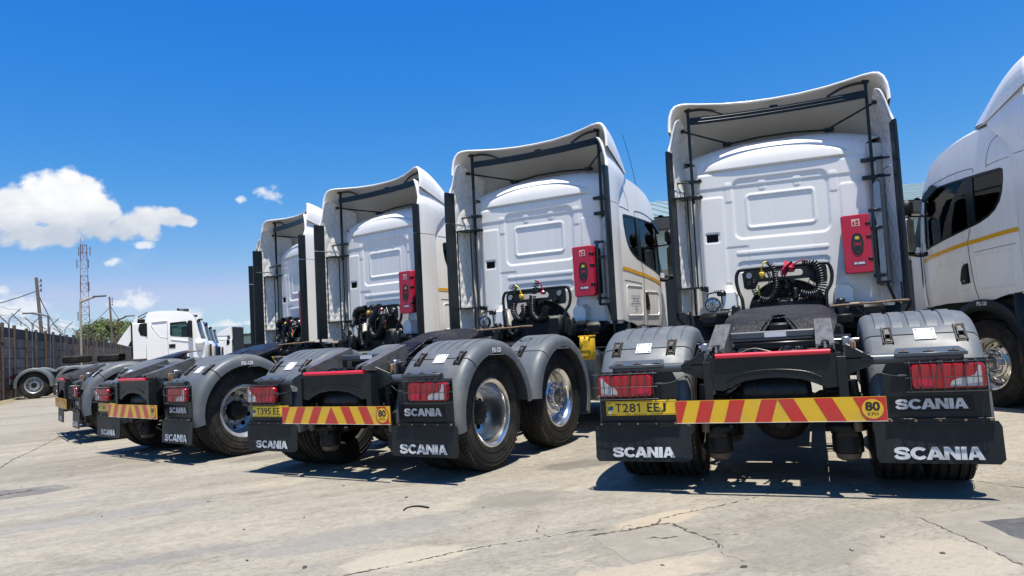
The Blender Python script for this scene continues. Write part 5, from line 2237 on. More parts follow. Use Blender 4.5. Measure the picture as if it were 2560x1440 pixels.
def ng_cab(colour):
    def fn(b):
        P = lambda q: [(ny(x), nz(y)) for x, y in q]
        for s in (-1, 1):
            def f(u, v, d, s=s):
                x = 1.22 - .07 * max(0, v - 2.2) ** 1.6 - .22 * max(0, u - 5.5) ** 2
                return (s * (x - d), u, v)
            b.mat(0).sheet(P(NG_SIDE), f, [P(NG_WIN)], [4.0, 4.4, 4.8, 5.2, 5.5, 5.7, 5.9], [1.6, 2.0, 2.4, 2.6, 2.8, 3.0], .03)
            b.mat(1).sheet(P(NG_WIN), lambda u, v, d, s=s: (s * (1.20 - .07 * max(0, v - 2.2) ** 1.6 - d), u, v), (), [], [2.4], .006)
            # pressed body lines
            b.mat(3)
            o = P([(1365, 165), (1480, 158), (1500, 158), (1500, 325), (1440, 305), (1400, 255), (1365, 200)])
            b.mat(0).tube([(s * 1.208, p[0], p[1]) for p in o], .022, 6, closed=True)
            b.tube([(s * 1.222, ny(x), nz(y)) for x, y in ((1530, 335), (1620, 350), (1720, 368))], .022, 6)
            b.mat(2).tube([(s * 1.224, ny(1500), nz(160)), (s * 1.224, ny(1505), nz(520))], .006, 4)
            b.box(s * 1.21, s * 1.235, ny(1512), ny(1568), nz(418), nz(382))
            # side deflector with louvred opening
            b.mat(0).box(s * 1.19, s * 1.23, ny(1200), ny(1318), nz(505), nz(172), .02)
            b.mat(2).prism([(ny(1262), nz(175)), (ny(1326), nz(172)), (ny(1326), nz(300)), (ny(1268), nz(285)), (ny(1250), nz(230))], lambda u, v, d, s=s: (s * d, u, v), 1.20, 1.238)
            b.box(s * 1.18, s * 1.24, ny(1188), ny(1202), nz(490), nz(172))
            # mirror
            b.mat(2).box(s * 1.28, s * 1.48, ny(1680), ny(1722), nz(325), nz(165), .04)
            b.tube([(s * 1.1, ny(1730), nz(330)), (s * 1.4, ny(1700), nz(325))], .03, 6)
            b.mat(0).lathe([(-.12, 0), (-.11, .10), (-.05, .17), (.03, .19), (.12, .17), (.2, .10), (.22, 0)], 14, 'y', (s * 1.15, ny(1770), nz(385)))
        # roof, rear, front
        top = P([(1310, 500), (1310, 160), (1322, 100), (1340, 72), (1420, 62), (1560, 64), (1650, 74), (1715, 92), (1745, 125), (1760, 165)])
        secs = []
        for (y, z) in top:
            xw = 1.22 - .07 * max(0, z - 2.2) ** 1.6
            secs.append([(u * xw, y, z + .05 * (1 - u * u) * (1 if z > 2.9 else 0)) for u in (-1, -.9, -.6, -.3, 0, .3, .6, .9, 1)])
        b.mat(0).loft(secs)
        fr = [(1760, 168), (1775, 250), (1800, 345)]
        b.mat(4).loft([[(u * (1.18 - .0), ny(x) + .22 * (1 - u * u), nz(y)) for u in (-1, -.7, -.35, 0, .35, .7, 1)] for x, y in fr])
        b.mat(0).loft([[(u * 1.19, ny(x) + .24 * (1 - u * u), nz(y)) for u in (-1, -.7, -.35, 0, .35, .7, 1)] for x, y in ((1800, 345), (1828, 385), (1832, 540), (1835, 680))])
        b.mat(2).box(-1.1, 1.1, ny(1780), ny(1880), .45, 1.0, .05)
        b.box(-.9, .9, ny(1885), ny(1895), nz(520), nz(400))
        b.box(-1.0, 1.0, ny(1400), ny(1700), .9, 1.15)
        # sun visor and lamps, horns
        b.mat(2).box(-1.1, 1.1, ny(1772), ny(1800), nz(175), nz(150), .02)
        for x in (-.5, .5):
            b.tube([(x, ny(1590), nz(42)), (x, ny(1620), nz(44)), (x, ny(1700), nz(48))], [.05, .02, .035], 8)
            b.tube([(x, ny(1655), nz(46)), (x, ny(1655), nz(66))], .02, 6)
        b.mat(3).box(-1.0, 1.0, ny(1330), ny(1345), 1.3, 3.0)
        b.box(-1.0, 1.0, ny(1345), ny(1740), 1.5, 1.55)
        for x in (-.6, .6):
            b.box(x - .25, x + .25, ny(1500), ny(1540), 1.6, 2.55, .05)
            b.box(x - .25, x + .25, ny(1530), ny(1640), 1.75, 1.95, .05)
    return fn


def ng_spoiler(b):
    # roof deflector folded back behind the cab
    pts = [(1250, 95), (1215, 140), (1150, 230), (1100, 300), (1070, 350), (1160, 380), (1200, 300), (1240, 175)]
    b.mat(0).prism([(ny(x), nz(y)) for x, y in pts], lambda u, v, d: (d, u, v), -1.16, 1.16)
    b.mat(1)
    for s in (-1, 1):
        b.tube([(s * .8, ny(1250), nz(105)), (s * .8, ny(1330), nz(66))], .02, 6)
    b.box(-.5, .5, ny(1240), ny(1300), nz(165), nz(120), .04)
    b.prism([(ny(1160), nz(375)), (ny(1200), nz(300)), (ny(1200), nz(380))], lambda u, v, d: (d, u, v), -1.1, 1.1)


def ng_chassis(b):
    b.mat(0)
    for s in (-1, 1):
        b.box(s * .38, s * .44, -.8, 6.2, .70, .98)
    b.box(-.5, .5, 2.5, 6.0, .6, 1.15)
    b.box(-1.15, 1.15, -.80, -.74, .42, .60)
    b.mat(1)
    for s in (-1, 1):
        for yc in (0, 1.35):
            b.loft([fender_sec(s, .60, 1.275, R_(a), yc) for a in range(188, -9, -14)], ring=True, caps=True)
    b.mat(2)
    for s in (-1, 1):
        b.box(s * .9, s * 1.22, -.76, -.70, .80, .92)
        b.mat(0).box(s * .75, s * 1.2, 2.4, 3.6, .4, 1.0, .05).mat(2)


def ng_truck(label, x, y, hd, colour, chassis=True, spoiler_=False):
    T = thing('tractor_truck', label, 'truck', (x, y, 0), R_(hd), 'low-roof trucks behind the row')
    part('cab', T, 'ng_cab_' + colour, ng_cab(colour), [colour, 'glass', 'black', 'seat', 'glass_dark'], angle=40)
    part('chassis_frame', T, 'ng_chassis', ng_chassis, ['black', 'fender', 'red_lens'], angle=50)
    if spoiler_:
        part('roof_spoiler', T, 'ng_spoiler', ng_spoiler, ['white', 'black'], angle=30)
    for s in (-1, 1):
        for yy, k in ((0, 'convex'), (1.35, 'convex'), (4.9, 'convex')):
            wheel(T, s * 1.06, yy, k, s, steel=True)
    return T


T6 = ng_truck('white low-roof truck side-on by the wall, black louvred side deflector and folded spoiler', -19.05, 28.7, -65, 'white', True, True)


for (xx, yy, colr, lab) in ((-20.79, 33.46, 'white', 'white low-roof truck, next in line behind the side-on white truck'),
                            (-22.28, 37.46, 'blue_cab', 'blue low-roof truck squeezed in line behind the white ones'),
                            (-23.94, 41.96, 'white', 'white low-roof truck behind the blue one, farthest of that line')):
    ng_truck(lab, xx, yy, -65, colr)


def far_cab_spoiler(b):
    b.mat(0).prism([(5.2, 3.15), (4.4, 3.62), (3.6, 3.95), (3.45, 3.97), (3.38, 3.2), (3.3, 1.3), (3.45, 1.3), (3.6, 3.1)], lambda u, v, d: (d, u, v), -1.2, 1.2)
    b.mat(1).box(-1.22, 1.22, 3.26, 3.32, 1.3, 3.9)


TF = ng_truck('far white truck cab with a wedge roof spoiler, facing left before the green-roofed shed', -26.2 + 2.5, 70.0, 88, 'white')
part('roof_spoiler', TF, 'far_spoiler', far_cab_spoiler, ['white', 'black'])


def spare(b):
    b.X = Matrix.Rotation(PI / 2, 4, 'Y')
    b.lathe(tyre_prof(), 48)
    b.lathe([(-.10, .30), (-.02, .25), (.0, .10), (.0, 0)], 24)


for i, (lx, ly, lz, lab) in enumerate(((.25, 1.35, 1.42, 'worn spare tyre lying flat on the chassis, nearer the tail lamp'), (.15, 2.55, 1.40, 'worn spare tyre lying flat on the chassis, nearer the white cab'))):
    me = mesh_of('spare', spare, 'rubber', 35)
    o = bpy.data.objects.new('spare_tyre', me)
    COL.objects.link(o)
    hd = R_(-65)
    o.location = (-19.05 + math.cos(hd) * lx - math.sin(hd) * ly, 28.7 + math.sin(hd) * lx + math.cos(hd) * ly, lz)
    o.rotation_euler = (.02, 0, i)
    tag(o, lab, 'tyre', 'spare tyres on a chassis')


# ------------------------------------------------------------------ ground
def concrete_mat():
    m = bpy.data.materials.new('concrete')
    m.use_nodes = True
    nt = m.node_tree
    N, L = nt.nodes, nt.links
    b = N['Principled BSDF']
    b.inputs['Roughness'].default_value = .85
    b.inputs['Specular IOR Level'].default_value = .25
    tc = N.new('ShaderNodeTexCoord')
    rot = N.new('ShaderNodeMapping')
    rot.inputs['Rotation'].default_value = (0, 0, R_(-24))
    L.new(tc.outputs['Object'], rot.inputs[0])

    def noise(scale, detail, rough, sc=(1, 1, 1), loc=(0, 0, 0), dist=0):
        mp = N.new('ShaderNodeMapping')
        mp.inputs['Scale'].default_value = sc
        mp.inputs['Location'].default_value = loc
        L.new(rot.outputs[0], mp.inputs[0])
        n = N.new('ShaderNodeTexNoise')
        n.inputs['Scale'].default_value = scale
        n.inputs['Detail'].default_value = detail
        n.inputs['Roughness'].default_value = rough
        n.inputs['Distortion'].default_value = dist
        L.new(mp.outputs[0], n.inputs[0])
        return n.outputs[0]

    def ramp_(src, stops):
        r = N.new('ShaderNodeValToRGB')
        e = r.color_ramp.elements
        e[0].position, e[0].color = stops[0][0], tuple(stops[0][1]) + (1,)
        e[1].position, e[1].color = stops[-1][0], tuple(stops[-1][1]) + (1,)
        for p, c in stops[1:-1]:
            k = e.new(p)
            k.color = tuple(c) + (1,)
        L.new(src, r.inputs[0])
        return r.outputs[0]

    def mix(f, a, c, mode='MIX'):
        n = N.new('ShaderNodeMix')
        n.data_type = 'RGBA'
        n.blend_type = mode
        if isinstance(f, float):
            n.inputs[0].default_value = f
        else:
            L.new(f, n.inputs[0])
        L.new(a, n.inputs[6])
        if isinstance(c, tuple):
            n.inputs[7].default_value = c + (1,)
        else:
            L.new(c, n.inputs[7])
        return n.outputs[2]
    k = .62
    base = ramp_(noise(.55, 7, .62, (.35, 1, 1), dist=.4), [(.30, (.34 * k, .306 * k, .248 * k)), (.48, (.43 * k, .393 * k, .322 * k)), (.68, (.49 * k, .447 * k, .362 * k))])
    streak = noise(3.2, 6, .66, (.10, 1, 1), (3, 1, 0), .3)
    st = ramp_(streak, [(.42, (.80, .81, .83)), (.56, (1, 1, 1)), (.72, (1.06, 1.04, 1.0))])
    c = mix(.65, base, st, 'MULTIPLY')
    grime = noise(1.7, 10, .74, (.7, 1, 1), (7, 3, 0), .8)
    gm = ramp_(grime, [(.52, (0, 0, 0)), (.68, (.62, .62, .62))])
    c = mix(gm, c, (.150, .132, .102))
    blue = noise(.8, 6, .6, (.22, 1.2, 1), (11, 5, 0), .3)
    bm = ramp_(blue, [(.60, (0, 0, 0)), (.74, (.4, .4, .4))])
    c = mix(bm, c, (.188, .188, .178))
    pale = noise(2.6, 10, .74, (.8, 1, 1), (1, 9, 0), .9)
    pm = ramp_(pale, [(.54, (0, 0, 0)), (.70, (.62, .62, .62))])
    c = mix(pm, c, (.37, .325, .245))
    spk = noise(38, 9, .80, (.55, 1, 1), (0, 0, 0))
    sp = ramp_(spk, [(.30, (.52, .50, .47)), (.48, (1, 1, 1)), (.72, (1.14, 1.14, 1.12))])
    c = mix(.95, c, sp, 'MULTIPLY')
    mot = ramp_(noise(11, 9, .78, (.75, 1, 1), (5, 8, 0), .7), [(.32, (.70, .69, .67)), (.5, (1, 1, 1)), (.66, (1.12, 1.11, 1.08))])
    c = mix(.85, c, mot, 'MULTIPLY')
    dots = noise(17, 3, .5, (1, 1, 1), (4, 4, 0))
    dm = ramp_(dots, [(.70, (0, 0, 0)), (.76, (.6, .6, .6))])
    c = mix(dm, c, (.16, .145, .12))
    # stains and worn places with a shape of their own: (x, y, half length, half width, turn, colour, strength)
    edge = noise(4.5, 8, .7, (1, 1, 1), (2, 2, 0))
    for (px, py, ra, rb, tn, col, amt) in SPOTS:
        mp = N.new('ShaderNodeMapping')
        mp.vector_type = 'TEXTURE'
        mp.inputs['Location'].default_value = (px, py, 0)
        mp.inputs['Rotation'].default_value = (0, 0, tn)
        mp.inputs['Scale'].default_value = (ra, rb, 1)
        L.new(tc.outputs['Object'], mp.inputs[0])
        ln = N.new('ShaderNodeVectorMath')
        ln.operation = 'LENGTH'
        L.new(mp.outputs[0], ln.inputs[0])
        ad = N.new('ShaderNodeMath')
        ad.operation = 'MULTIPLY_ADD'
        L.new(edge, ad.inputs[0])
        ad.inputs[1].default_value = 1.5
        L.new(ln.outputs['Value'], ad.inputs[2])
        mm = ramp_(ad.outputs[0], [(0, (amt, amt, amt)), (.5, (amt, amt, amt)), (1, (0, 0, 0))])
        mr = N.new('ShaderNodeMapRange')
        mr.interpolation_type = 'SMOOTHSTEP'
        mr.inputs['From Min'].default_value = 1.95
        mr.inputs['From Max'].default_value = 1.55
        mr.inputs['To Max'].default_value = amt
        L.new(ad.outputs[0], mr.inputs[0])
        N.remove(mm.node)
        c = mix(mr.outputs[0], c, col)
    L.new(c, b.inputs['Base Color'])
    bp = N.new('ShaderNodeBump')
    bp.inputs['Strength'].default_value = .5
    bp.inputs['Distance'].default_value = .012
    L.new(mix(.5, sp, pm), bp.inputs['Height'])
    L.new(bp.outputs[0], b.inputs['Normal'])
    MATS['concrete'] = m


SPOTS = [(-.05, 5.38, .36, .26, .3, (.17, .158, .13), .75), (.70, 4.10, .36, .28, .4, (.195, .180, .142), .7), (.82, 4.55, .30, .12, .5, (.36, .30, .215), .75), (.60, 3.62, .55, .14, .3, (.36, .31, .23), .6),
         (1.35, 3.75, .45, .22, .2, (.165, .155, .13), .5), (1.7, 4.2, .5, .2, .5, (.17, .16, .135), .4), (-3.4, 5.6, .9, .16, .45, (.19, .19, .185), .5), (-4.3, 6.1, .7, .12, .45, (.185, .185, .18), .55),
         (-2.2, 4.4, .5, .1, .45, (.16, .158, .15), .55), (-1.1, 4.6, .7, .22, .4, (.185, .183, .17), .5), (-.7, 4.1, .35, .18, .3, (.37, .33, .25), .6), (-3.9, 9.2, .5, .2, .5, (.33, .24, .14), .4),
         (.5, 6.6, .35, .2, .4, (.10, .09, .075), .6), (-2.9, 8.3, .4, .22, .5, (.10, .09, .075), .5), (2.9, 4.75, .5, .2, .3, (.17, .158, .13), .5), (-5.5, 8.6, .8, .15, .6, (.17, .16, .135), .5), (2.0, 3.5, .4, .3, .1, (.35, .31, .24), .5)]
concrete_mat()
mat('patch_pale', (.225, .206, .165), .85, var=.12, vscale=6, dirt=(.16, .143, .112), dscale=9, damt=.5, dpos=.52, bump=.3, bscale=70)
mat('patch_dark', (.12, .11, .10), .85, var=.2, vscale=7, dirt=(.26, .245, .22), dscale=3.0, damt=.8, dpos=.55, bump=.4, bscale=50)
mat('patch_tar', (.062, .062, .066), .75, var=.2, vscale=12, dirt=(.14, .13, .12), dscale=8, damt=.5, bump=.5, bscale=90)
mat('patch_damp', (.215, .20, .168), .8, var=.12, vscale=5, dirt=(.28, .26, .215), dscale=4, damt=.7, dpos=.5, bump=.2, bscale=60)
mat('crack', (.055, .046, .034), .95)
mat('spall', (.40, .32, .22), .9, var=.25, vscale=20, bump=.5, bscale=60)


def ground_fn(b):
    b.add([(-700, -60, 0), (700, -60, 0), (700, 1200, 0), (-700, 1200, 0)], [(0, 1, 2, 3)])


g = part('ground', None, 'ground', ground_fn, 'concrete')
tag(g, kind='structure')


def jag(pts, step=.05, amp=.012, seed=1):
    rnd = random.Random(seed)
    out = []
    for (a, c) in zip(pts[:-1], pts[1:]):
        d = math.hypot(c[0] - a[0], c[1] - a[1])
        n = max(1, int(d / step))
        for i in range(n):
            t = i / n
            out.append((a[0] + (c[0] - a[0]) * t + rnd.uniform(-amp, amp), a[1] + (c[1] - a[1]) * t + rnd.uniform(-amp, amp)))
    out.append(pts[-1])
    return out


def patch(name, poly, m, z, seed, amp=.012):
    P = jag(poly + [poly[0]], .06, amp, seed)[:-1]
    o = part(name, g, f'{name}{seed}', lambda b: b.flat(P, lambda u, v: (u, v, z)), m)
    return o


def crack(pts, w, seed, z=.0026, m='crack'):
    P = jag(pts, .022, .010, seed)
    rnd = random.Random(seed)

    def fn(b):
        rows = []
        for i, p in enumerate(P):
            a, c = P[max(i - 1, 0)], P[min(i + 1, len(P) - 1)]
            t = Vector((c[0] - a[0], c[1] - a[1], 0))
            t = t.normalized() if t.length > 0 else Vector((1, 0, 0))
            k = w * rnd.choice((.12, .3, .5, .8, 1.2, 1.6)) * (1 if 0 < i < len(P) - 1 else .1)
            rows.append([(p[0] - t.y * k, p[1] + t.x * k, z), (p[0] + t.y * k, p[1] - t.x * k, z)])
        b.loft(rows)
    return part('crack', g, f'crack{seed}{m}', fn, m)


patch('sunken_patch', [(0.36, 4.29), (0.45, 4.0), (0.52, 3.75), (.78, 3.84), (1.03, 3.94), (1.02, 4.1), (.93, 4.28), (0.88, 4.45), (.6, 4.36)], 'patch_pale', .0012, 1)
patch('tar_patch', [(2.51, 4.09), (2.78, 4.11), (3.05, 4.1), (3.2, 3.6), (2.7, 3.45), (2.5, 3.75)], 'patch_tar', .0015, 2)
patch('repair_patch', [(2.27, 4.26), (2.27, 3.85), (2.25, 3.2), (4.2, 3.2), (4.2, 4.6), (3.0, 4.42)], 'patch_pale', .0010, 21)
patch('broken_patch', [(-6.2, 7.0), (-5.31, 7.12), (-5.13, 7.16), (-4.7, 7.30), (-4.45, 7.1), (-4.53, 6.82), (-4.83, 6.70), (-4.99, 6.62), (-6.2, 6.5)], 'patch_dark', .0015, 3, .025)
crack([(-1.4, 3.6), (-0.98, 3.84), (-0.62, 4.01), (-0.39, 4.15), (-0.14, 4.24), (0.19, 4.35), (0.31, 4.4), (0.42, 4.41)], .0045, 11)
crack([(0.36, 4.29), (0.56, 4.34), (0.79, 4.45), (0.88, 4.45)], .011, 12)
crack([(0.88, 4.45), (0.92, 4.30), (0.93, 4.24), (1.0, 4.1), (1.04, 3.97)], .008, 13)
crack([(0.79, 4.45), (0.84, 4.57), (0.98, 4.66), (1.19, 4.76), (1.45, 4.9), (2.1, 5.3)], .0035, 14)
crack([(.56, 4.36), (.60, 4.45), (.70, 4.50)], .002, 31)
crack([(.98, 4.14), (1.08, 4.16), (1.2, 4.13)], .002, 32)
crack([(.12, 4.33), (.05, 4.45), (.08, 4.6)], .0018, 33)
crack([(1.04, 3.97), (1.0, 3.8), (1.08, 3.66)], .002, 34)
crack([(2.9, 5.4), (3.14, 4.98), (3.18, 4.86), (3.25, 4.77), (3.5, 4.4)], .005, 15)
crack([(2.27, 4.24), (2.27, 3.85), (2.25, 3.37)], .003, 16)
crack([(-6.32, 8.77), (-6.68, 9.51), (-7.0, 10.36), (-7.31, 11.11), (-8.3, 13.5)], .008, 17)
crack([(.66, 4.16), (.72, 4.17), (.78, 4.15), (.86, 4.17)], .010, 19, .003)
crack([(-5.9, 6.75), (-5.4, 6.9), (-5.0, 6.85), (-4.75, 7.1)], .03, 20, .003)


# loose bits on the concrete
def pebbles(b):
    rnd = random.Random(12)
    spots = [(-0.92, 5.65), (-1.58, 5.2), (-1.92, 4.96), (-4.88, 7.83), (-1.23, 4.02), (-1.56, 6.29), (-0.3, 5.16), (1.64, 3.74), (2.02, 3.6), (1.89, 3.92), (1.04, 3.58), (-2.6, 5.98), (-5.05, 9.62), (-11.33, 16.0), (-1.62, 4.22), (-0.36, 4.62), (1.02, 3.94), (1.0, 3.98)]
    spots += [(rnd.uniform(-7, 4), rnd.uniform(3.4, 9)) for _ in range(60)]
    for i, (x, y) in enumerate(spots):
        r = rnd.uniform(.006, .016) if i < 18 else rnd.uniform(.003, .007)
        sx, sy, a = rnd.uniform(.8, 2.0), rnd.uniform(.5, 1), rnd.uniform(0, 3)
        vs = []
        for zz, q in ((0, .9), (.45, 1), (.8, .55)):
            for k in range(6):
                t = 2 * PI * k / 6
                u, w = r * q * sx * math.cos(t) * rnd.uniform(.8, 1.2), r * q * sy * math.sin(t) * rnd.uniform(.8, 1.2)
                vs.append((x + u * math.cos(a) - w * math.sin(a), y + u * math.sin(a) + w * math.cos(a), zz * r))
        fs = [(j * 6 + k, j * 6 + (k + 1) % 6, (j + 1) * 6 + (k + 1) % 6, (j + 1) * 6 + k) for j in range(2) for k in range(6)] + [tuple(range(12, 18))]
        b.mat(i % 2).add(vs, fs)


mat('stone_dark', (.06, .055, .05), .8)
mat('stone_pale', (.20, .18, .15), .8)
tag(part('debris', None, 'pebbles', pebbles, ['stone_dark', 'stone_pale']), 'small stones and crumbs scattered over the concrete', 'debris', kind='stuff')
sc = part('rubber_strip', None, 'strip', lambda b: b.loft([[(x, y, .002), (x, y, .012), (x + .006, y + .008, .012), (x + .006, y + .008, .002)] for x, y, _ in smooth_path([(-.875, 5.21, 0), (-.865, 5.27, 0), (-.83, 5.31, 0), (-.78, 5.31, 0), (-.70, 5.245, 0)], 5)], ring=True, caps=True), 'rubber')
tag(sc, 'curved black rubber strip lying on the open concrete', 'scrap')


# ------------------------------------------------------------------ perimeter wall
mat('precast', (.185, .160, .128), .9, var=.3, vscale=1.6, dirt=(.045, .040, .034), dscale=1.2, damt=.6, dpos=.5, bump=.4, bscale=30, stretch=(1, 1, .6))
mat('post_brown', (.085, .055, .038), .85, var=.3, vscale=4, dirt=(.18, .16, .13), dscale=5, damt=.35)
mat('galv', (.15, .165, .18), .55, metal=.4, dirt=(.15, .13, .11), dscale=5, damt=.5)
mat('wire', (.10, .10, .11), .6, metal=.5)
mat('pole_wood', (.13, .105, .085), .9, var=.25, vscale=5, stretch=(4, 4, .5))
mat('yellow_pole', (.40, .36, .26), .7, dirt=(.2, .17, .13), dscale=4, damt=.5)
mat('dry_verge', (.20, .175, .10), .95, var=.3, vscale=3, bump=.5)
WS = Vector((-19.3, 27.0, 0))
WD = Vector((-.397, .917, 0)).normalized()
WA = math.atan2(WD.y, WD.x)
W = thing('perimeter_wall', 'weathered grey precast wall with rusty posts and barbed wire arms along the yard', 'wall', tuple(WS), WA)


def slab_fn(b):
    rnd = random.Random(5)
    b.box(.04, 1.98, .03, .09, .006, .386, .012)


def slab_deep(b):
    b.box(.04, 1.98, .035, .085, .006, .386, .012)


def post_fn(b):
    b.box(-.06, .06, -.06, .05, 0, 2.95, .012)


def arm_fn(b):
    b.tube([(0, 0, 2.85), (0, .02, 3.0), (.0, .36, 3.36)], .017, 6)


def arm_out(b):
    b.tube([(0, -.10, 0), (0, -.10, 3.05), (0, -.16, 3.13), (0, -.48, 3.46)], .019, 6)


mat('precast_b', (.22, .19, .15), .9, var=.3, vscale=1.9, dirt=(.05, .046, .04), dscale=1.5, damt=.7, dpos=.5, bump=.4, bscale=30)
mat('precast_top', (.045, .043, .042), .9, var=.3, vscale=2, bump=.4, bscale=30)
rw = random.Random(8)
for i in range(-5, 24):
    for j in range(7):
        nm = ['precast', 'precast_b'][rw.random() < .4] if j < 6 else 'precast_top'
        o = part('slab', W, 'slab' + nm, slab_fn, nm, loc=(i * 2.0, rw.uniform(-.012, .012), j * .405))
for i in range(-5, 60):
    part('post', W, 'post', post_fn, 'post_brown', loc=(i * 2.0, rw.uniform(-.02, .02), rw.uniform(-.08, .02)))
    part('wire_arm', W, 'arm', arm_fn, 'post_brown', loc=(i * 2.0, 0, rw.uniform(-.1, .05)), rot=(rw.uniform(-.1, .1), rw.uniform(-.12, .12), 0))
    if i % 2 == 0:
        part('outer_post', W, 'armout', arm_out, 'galv', loc=(i * 2.0 + .4, -.05, rw.uniform(-.05, .1)), rot=(0, rw.uniform(-.03, .03), 0))


def far_slabs(b):
    for i in range(24, 60):
        for j in range(7):
            b.box(i * 2 + .04, i * 2 + 1.98, .03, .09, j * .405 + .006, j * .405 + .386)


part('backing', W, 'backing', lambda b: b.box(-10, 120, .10, .13, 0, 2.82), 'precast')
tag(part('far_slabs', W, 'far_slabs', far_slabs, 'precast'), kind='stuff')


def wires(b):
    rnd = random.Random(2)
    for (yy, zz) in ((.12, 3.12), (.24, 3.24), (.35, 3.35), (-.25, 3.22), (-.45, 3.42)):
        pts = []
        for k in range(-5, 60):
            pts.append((k * 2.0, yy, zz + rnd.uniform(-.02, .02)))
            pts.append((k * 2.0 + 1, yy + rnd.uniform(-.02, .02), zz - .03 + rnd.uniform(-.03, .02)))
        b.tube(pts, .006, 4)


part('barbed_wire', W, 'wires', wires, 'wire')


def verge(b):
    rnd = random.Random(6)
    rows = []
    for k in range(-12, 120):
        p = WS + WD * k
        n = Vector((WD.y, -WD.x, 0))
        w = .45 + rnd.uniform(-.18, .25)
        q = [p + n * .05, p + n * (w * .5), p + n * w]
        rows.append([(q[0].x, q[0].y, .05), (q[1].x, q[1].y, .035 + rnd.uniform(0, .03)), (q[2].x, q[2].y, .002)])
    b.loft(rows)


tag(part('verge', None, 'verge', verge, 'dry_verge'), kind='structure')


# ------------------------------------------------------------------ mast, poles, lamps
mat('mast_red', (.17, .035, .045), .6)
mat('mast_white', (.30, .30, .34), .6)
mat('mast_steel', (.13, .13, .15), .6)
mast = thing('radio_mast', 'red and white lattice radio mast rising behind the wall', 'mast', (-95.7, 160, 0), .5)
H = 28.0


def mast_w(z):
    return 1.05 - .45 * z / H


def mast_leg(sx, sy, z0, z1):
    return lambda b: b.tube([(sx * mast_w(z0), sy * mast_w(z0), z0), (sx * mast_w(z1), sy * mast_w(z1), z1)], .065, 6)


def mast_brace(z0, z1):
    def fn(b):
        c = [(-1, -1), (1, -1), (1, 1), (-1, 1)]
        n = max(1, int(round((z1 - z0) / 1.75)))
        for q in range(n):
            a, e = z0 + (z1 - z0) * q / n, z0 + (z1 - z0) * (q + 1) / n
            for k in range(4):
                p0, p1 = c[k], c[(k + 1) % 4]
                P = lambda p, z: (p[0] * mast_w(z), p[1] * mast_w(z), z)
                b.tube([P(p0, a), P(p1, e)] if q % 2 else [P(p1, a), P(p0, e)], .05, 4)
                b.tube([P(p0, e), P(p1, e)], .05, 4)
    return fn


zs = [0, 5, 10.5, 14, 17.5, 21, 24.5, 28]
for i in range(7):
    m_ = 'mast_red' if i % 2 == 0 else 'mast_white'
    for sx in (-1, 1):
        for sy in (-1, 1):
            part('mast_leg', mast, f'mleg{i}{sx}{sy}', mast_leg(sx, sy, zs[i], zs[i + 1]), m_)
    part('mast_bracing', mast, f'mbr{i}', mast_brace(zs[i], zs[i + 1]), m_ if i not in (2, 4) else 'mast_steel')
for k, (z, a) in enumerate(((26.2, .4), (26.2, 2.4), (26.3, 4.6), (23.2, 3.3), (23.4, .9), (11.5, 3.4), (18, 5.5))):
    def ant(b, z=z, a=a):
        dx, dy = math.cos(a), math.sin(a)
        b.tube([(dx * .6, dy * .6, z), (dx * 1.35, dy * 1.35, z)], .04, 4)
        b.tube([(dx * .6, dy * .6, z + 1), (dx * 1.35, dy * 1.35, z + 1)], .04, 4)
        b.box(dx * 1.35 - .1, dx * 1.35 + .1, dy * 1.35 - .06, dy * 1.35 + .06, z - .5, z + 1.5)
    part('antenna_panel', mast, f'ant{k}', ant, 'mast_steel')
part('lightning_rod', mast, 'lrod', lambda b: b.tube([(-.5, -.5, H), (-.5, -.5, H + 1.8)], .04, 5), 'mast_red')


def pole(label, x, y, h, lean, r=.105):
    P = thing('utility_pole', label, 'pole', (x, y, 0), 0, 'utility poles beyond the wall')
    part('shaft', P, f'pole{x}', lambda b: b.tube([(0, 0, 0), (lean * .5, 0, h * .5), (lean, 0, h)], [r * 1.2, r * 1.05, r * .85], 10), 'pole_wood')
    for k in range(3):
        part('insulator', P, f'ins{x}{k}', lambda b: (b.tube([(lean, 0, h - .25 - .3 * k), (lean + .32, 0, h - .25 - .3 * k)], .025, 6), b.tube([(lean + .3, 0, h - .32 - .3 * k), (lean + .3, 0, h - .12 - .3 * k)], .05, 8)), 'mast_steel')
    return P


pole('tall leaning wooden utility pole at the left with sagging cables', -29.4, 45, 6.85, -.55)
pole('thin wooden utility pole beside the green tree crown', -41.9, 75, 8.1, -.35)


def cable(label, a, c, sag, r=.03):
    pts = []
    for i in range(15):
        t = i / 14
        pts.append((a[0] + (c[0] - a[0]) * t, a[1] + (c[1] - a[1]) * t, a[2] + (c[2] - a[2]) * t - sag * 4 * t * (1 - t)))
    o = part('overhead_cable', None, label, lambda b: b.tube(pts, r, 5), 'wire')
    tag(o, label, 'cable', 'overhead cables')


cable('overhead cable sagging from the leaning pole to the left picture edge', (-29.9, 45, 6.0), (-42, 42, 5.8), 1.15)
cable('overhead cable drooping from the leaning pole down towards the mast', (-29.8, 45, 5.7), (-37, 60, 3.4), .7)
cable('thin stay cable slanting down from the thin pole to the left', (-42.2, 75, 7.0), (-46.5, 74, 3.0), .1)
cable('thin stay cable slanting down from the thin pole to the right', (-42.1, 75, 7.0), (-40.0, 76, 3.0), .1)


def lamp_post(label, x, y, h, arm, m='galv', az=0):
    P = thing('street_lamp', label, 'street lamp', (x, y, 0), az, 'street lamps along the wall')
    part('post', P, f'lpost{x}', lambda b: b.tube(smooth_path([(0, 0, 0), (0, 0, h - .4), (.05, 0, h - .12), (.35, 0, h), (arm, 0, h + .12)], 4), .055, 8), m)
    part('lamp_head', P, f'lhead{x}', lambda b: b.box(arm - .1, arm + .55, -.09, .09, h + .08, h + .17, .03), 'galv')


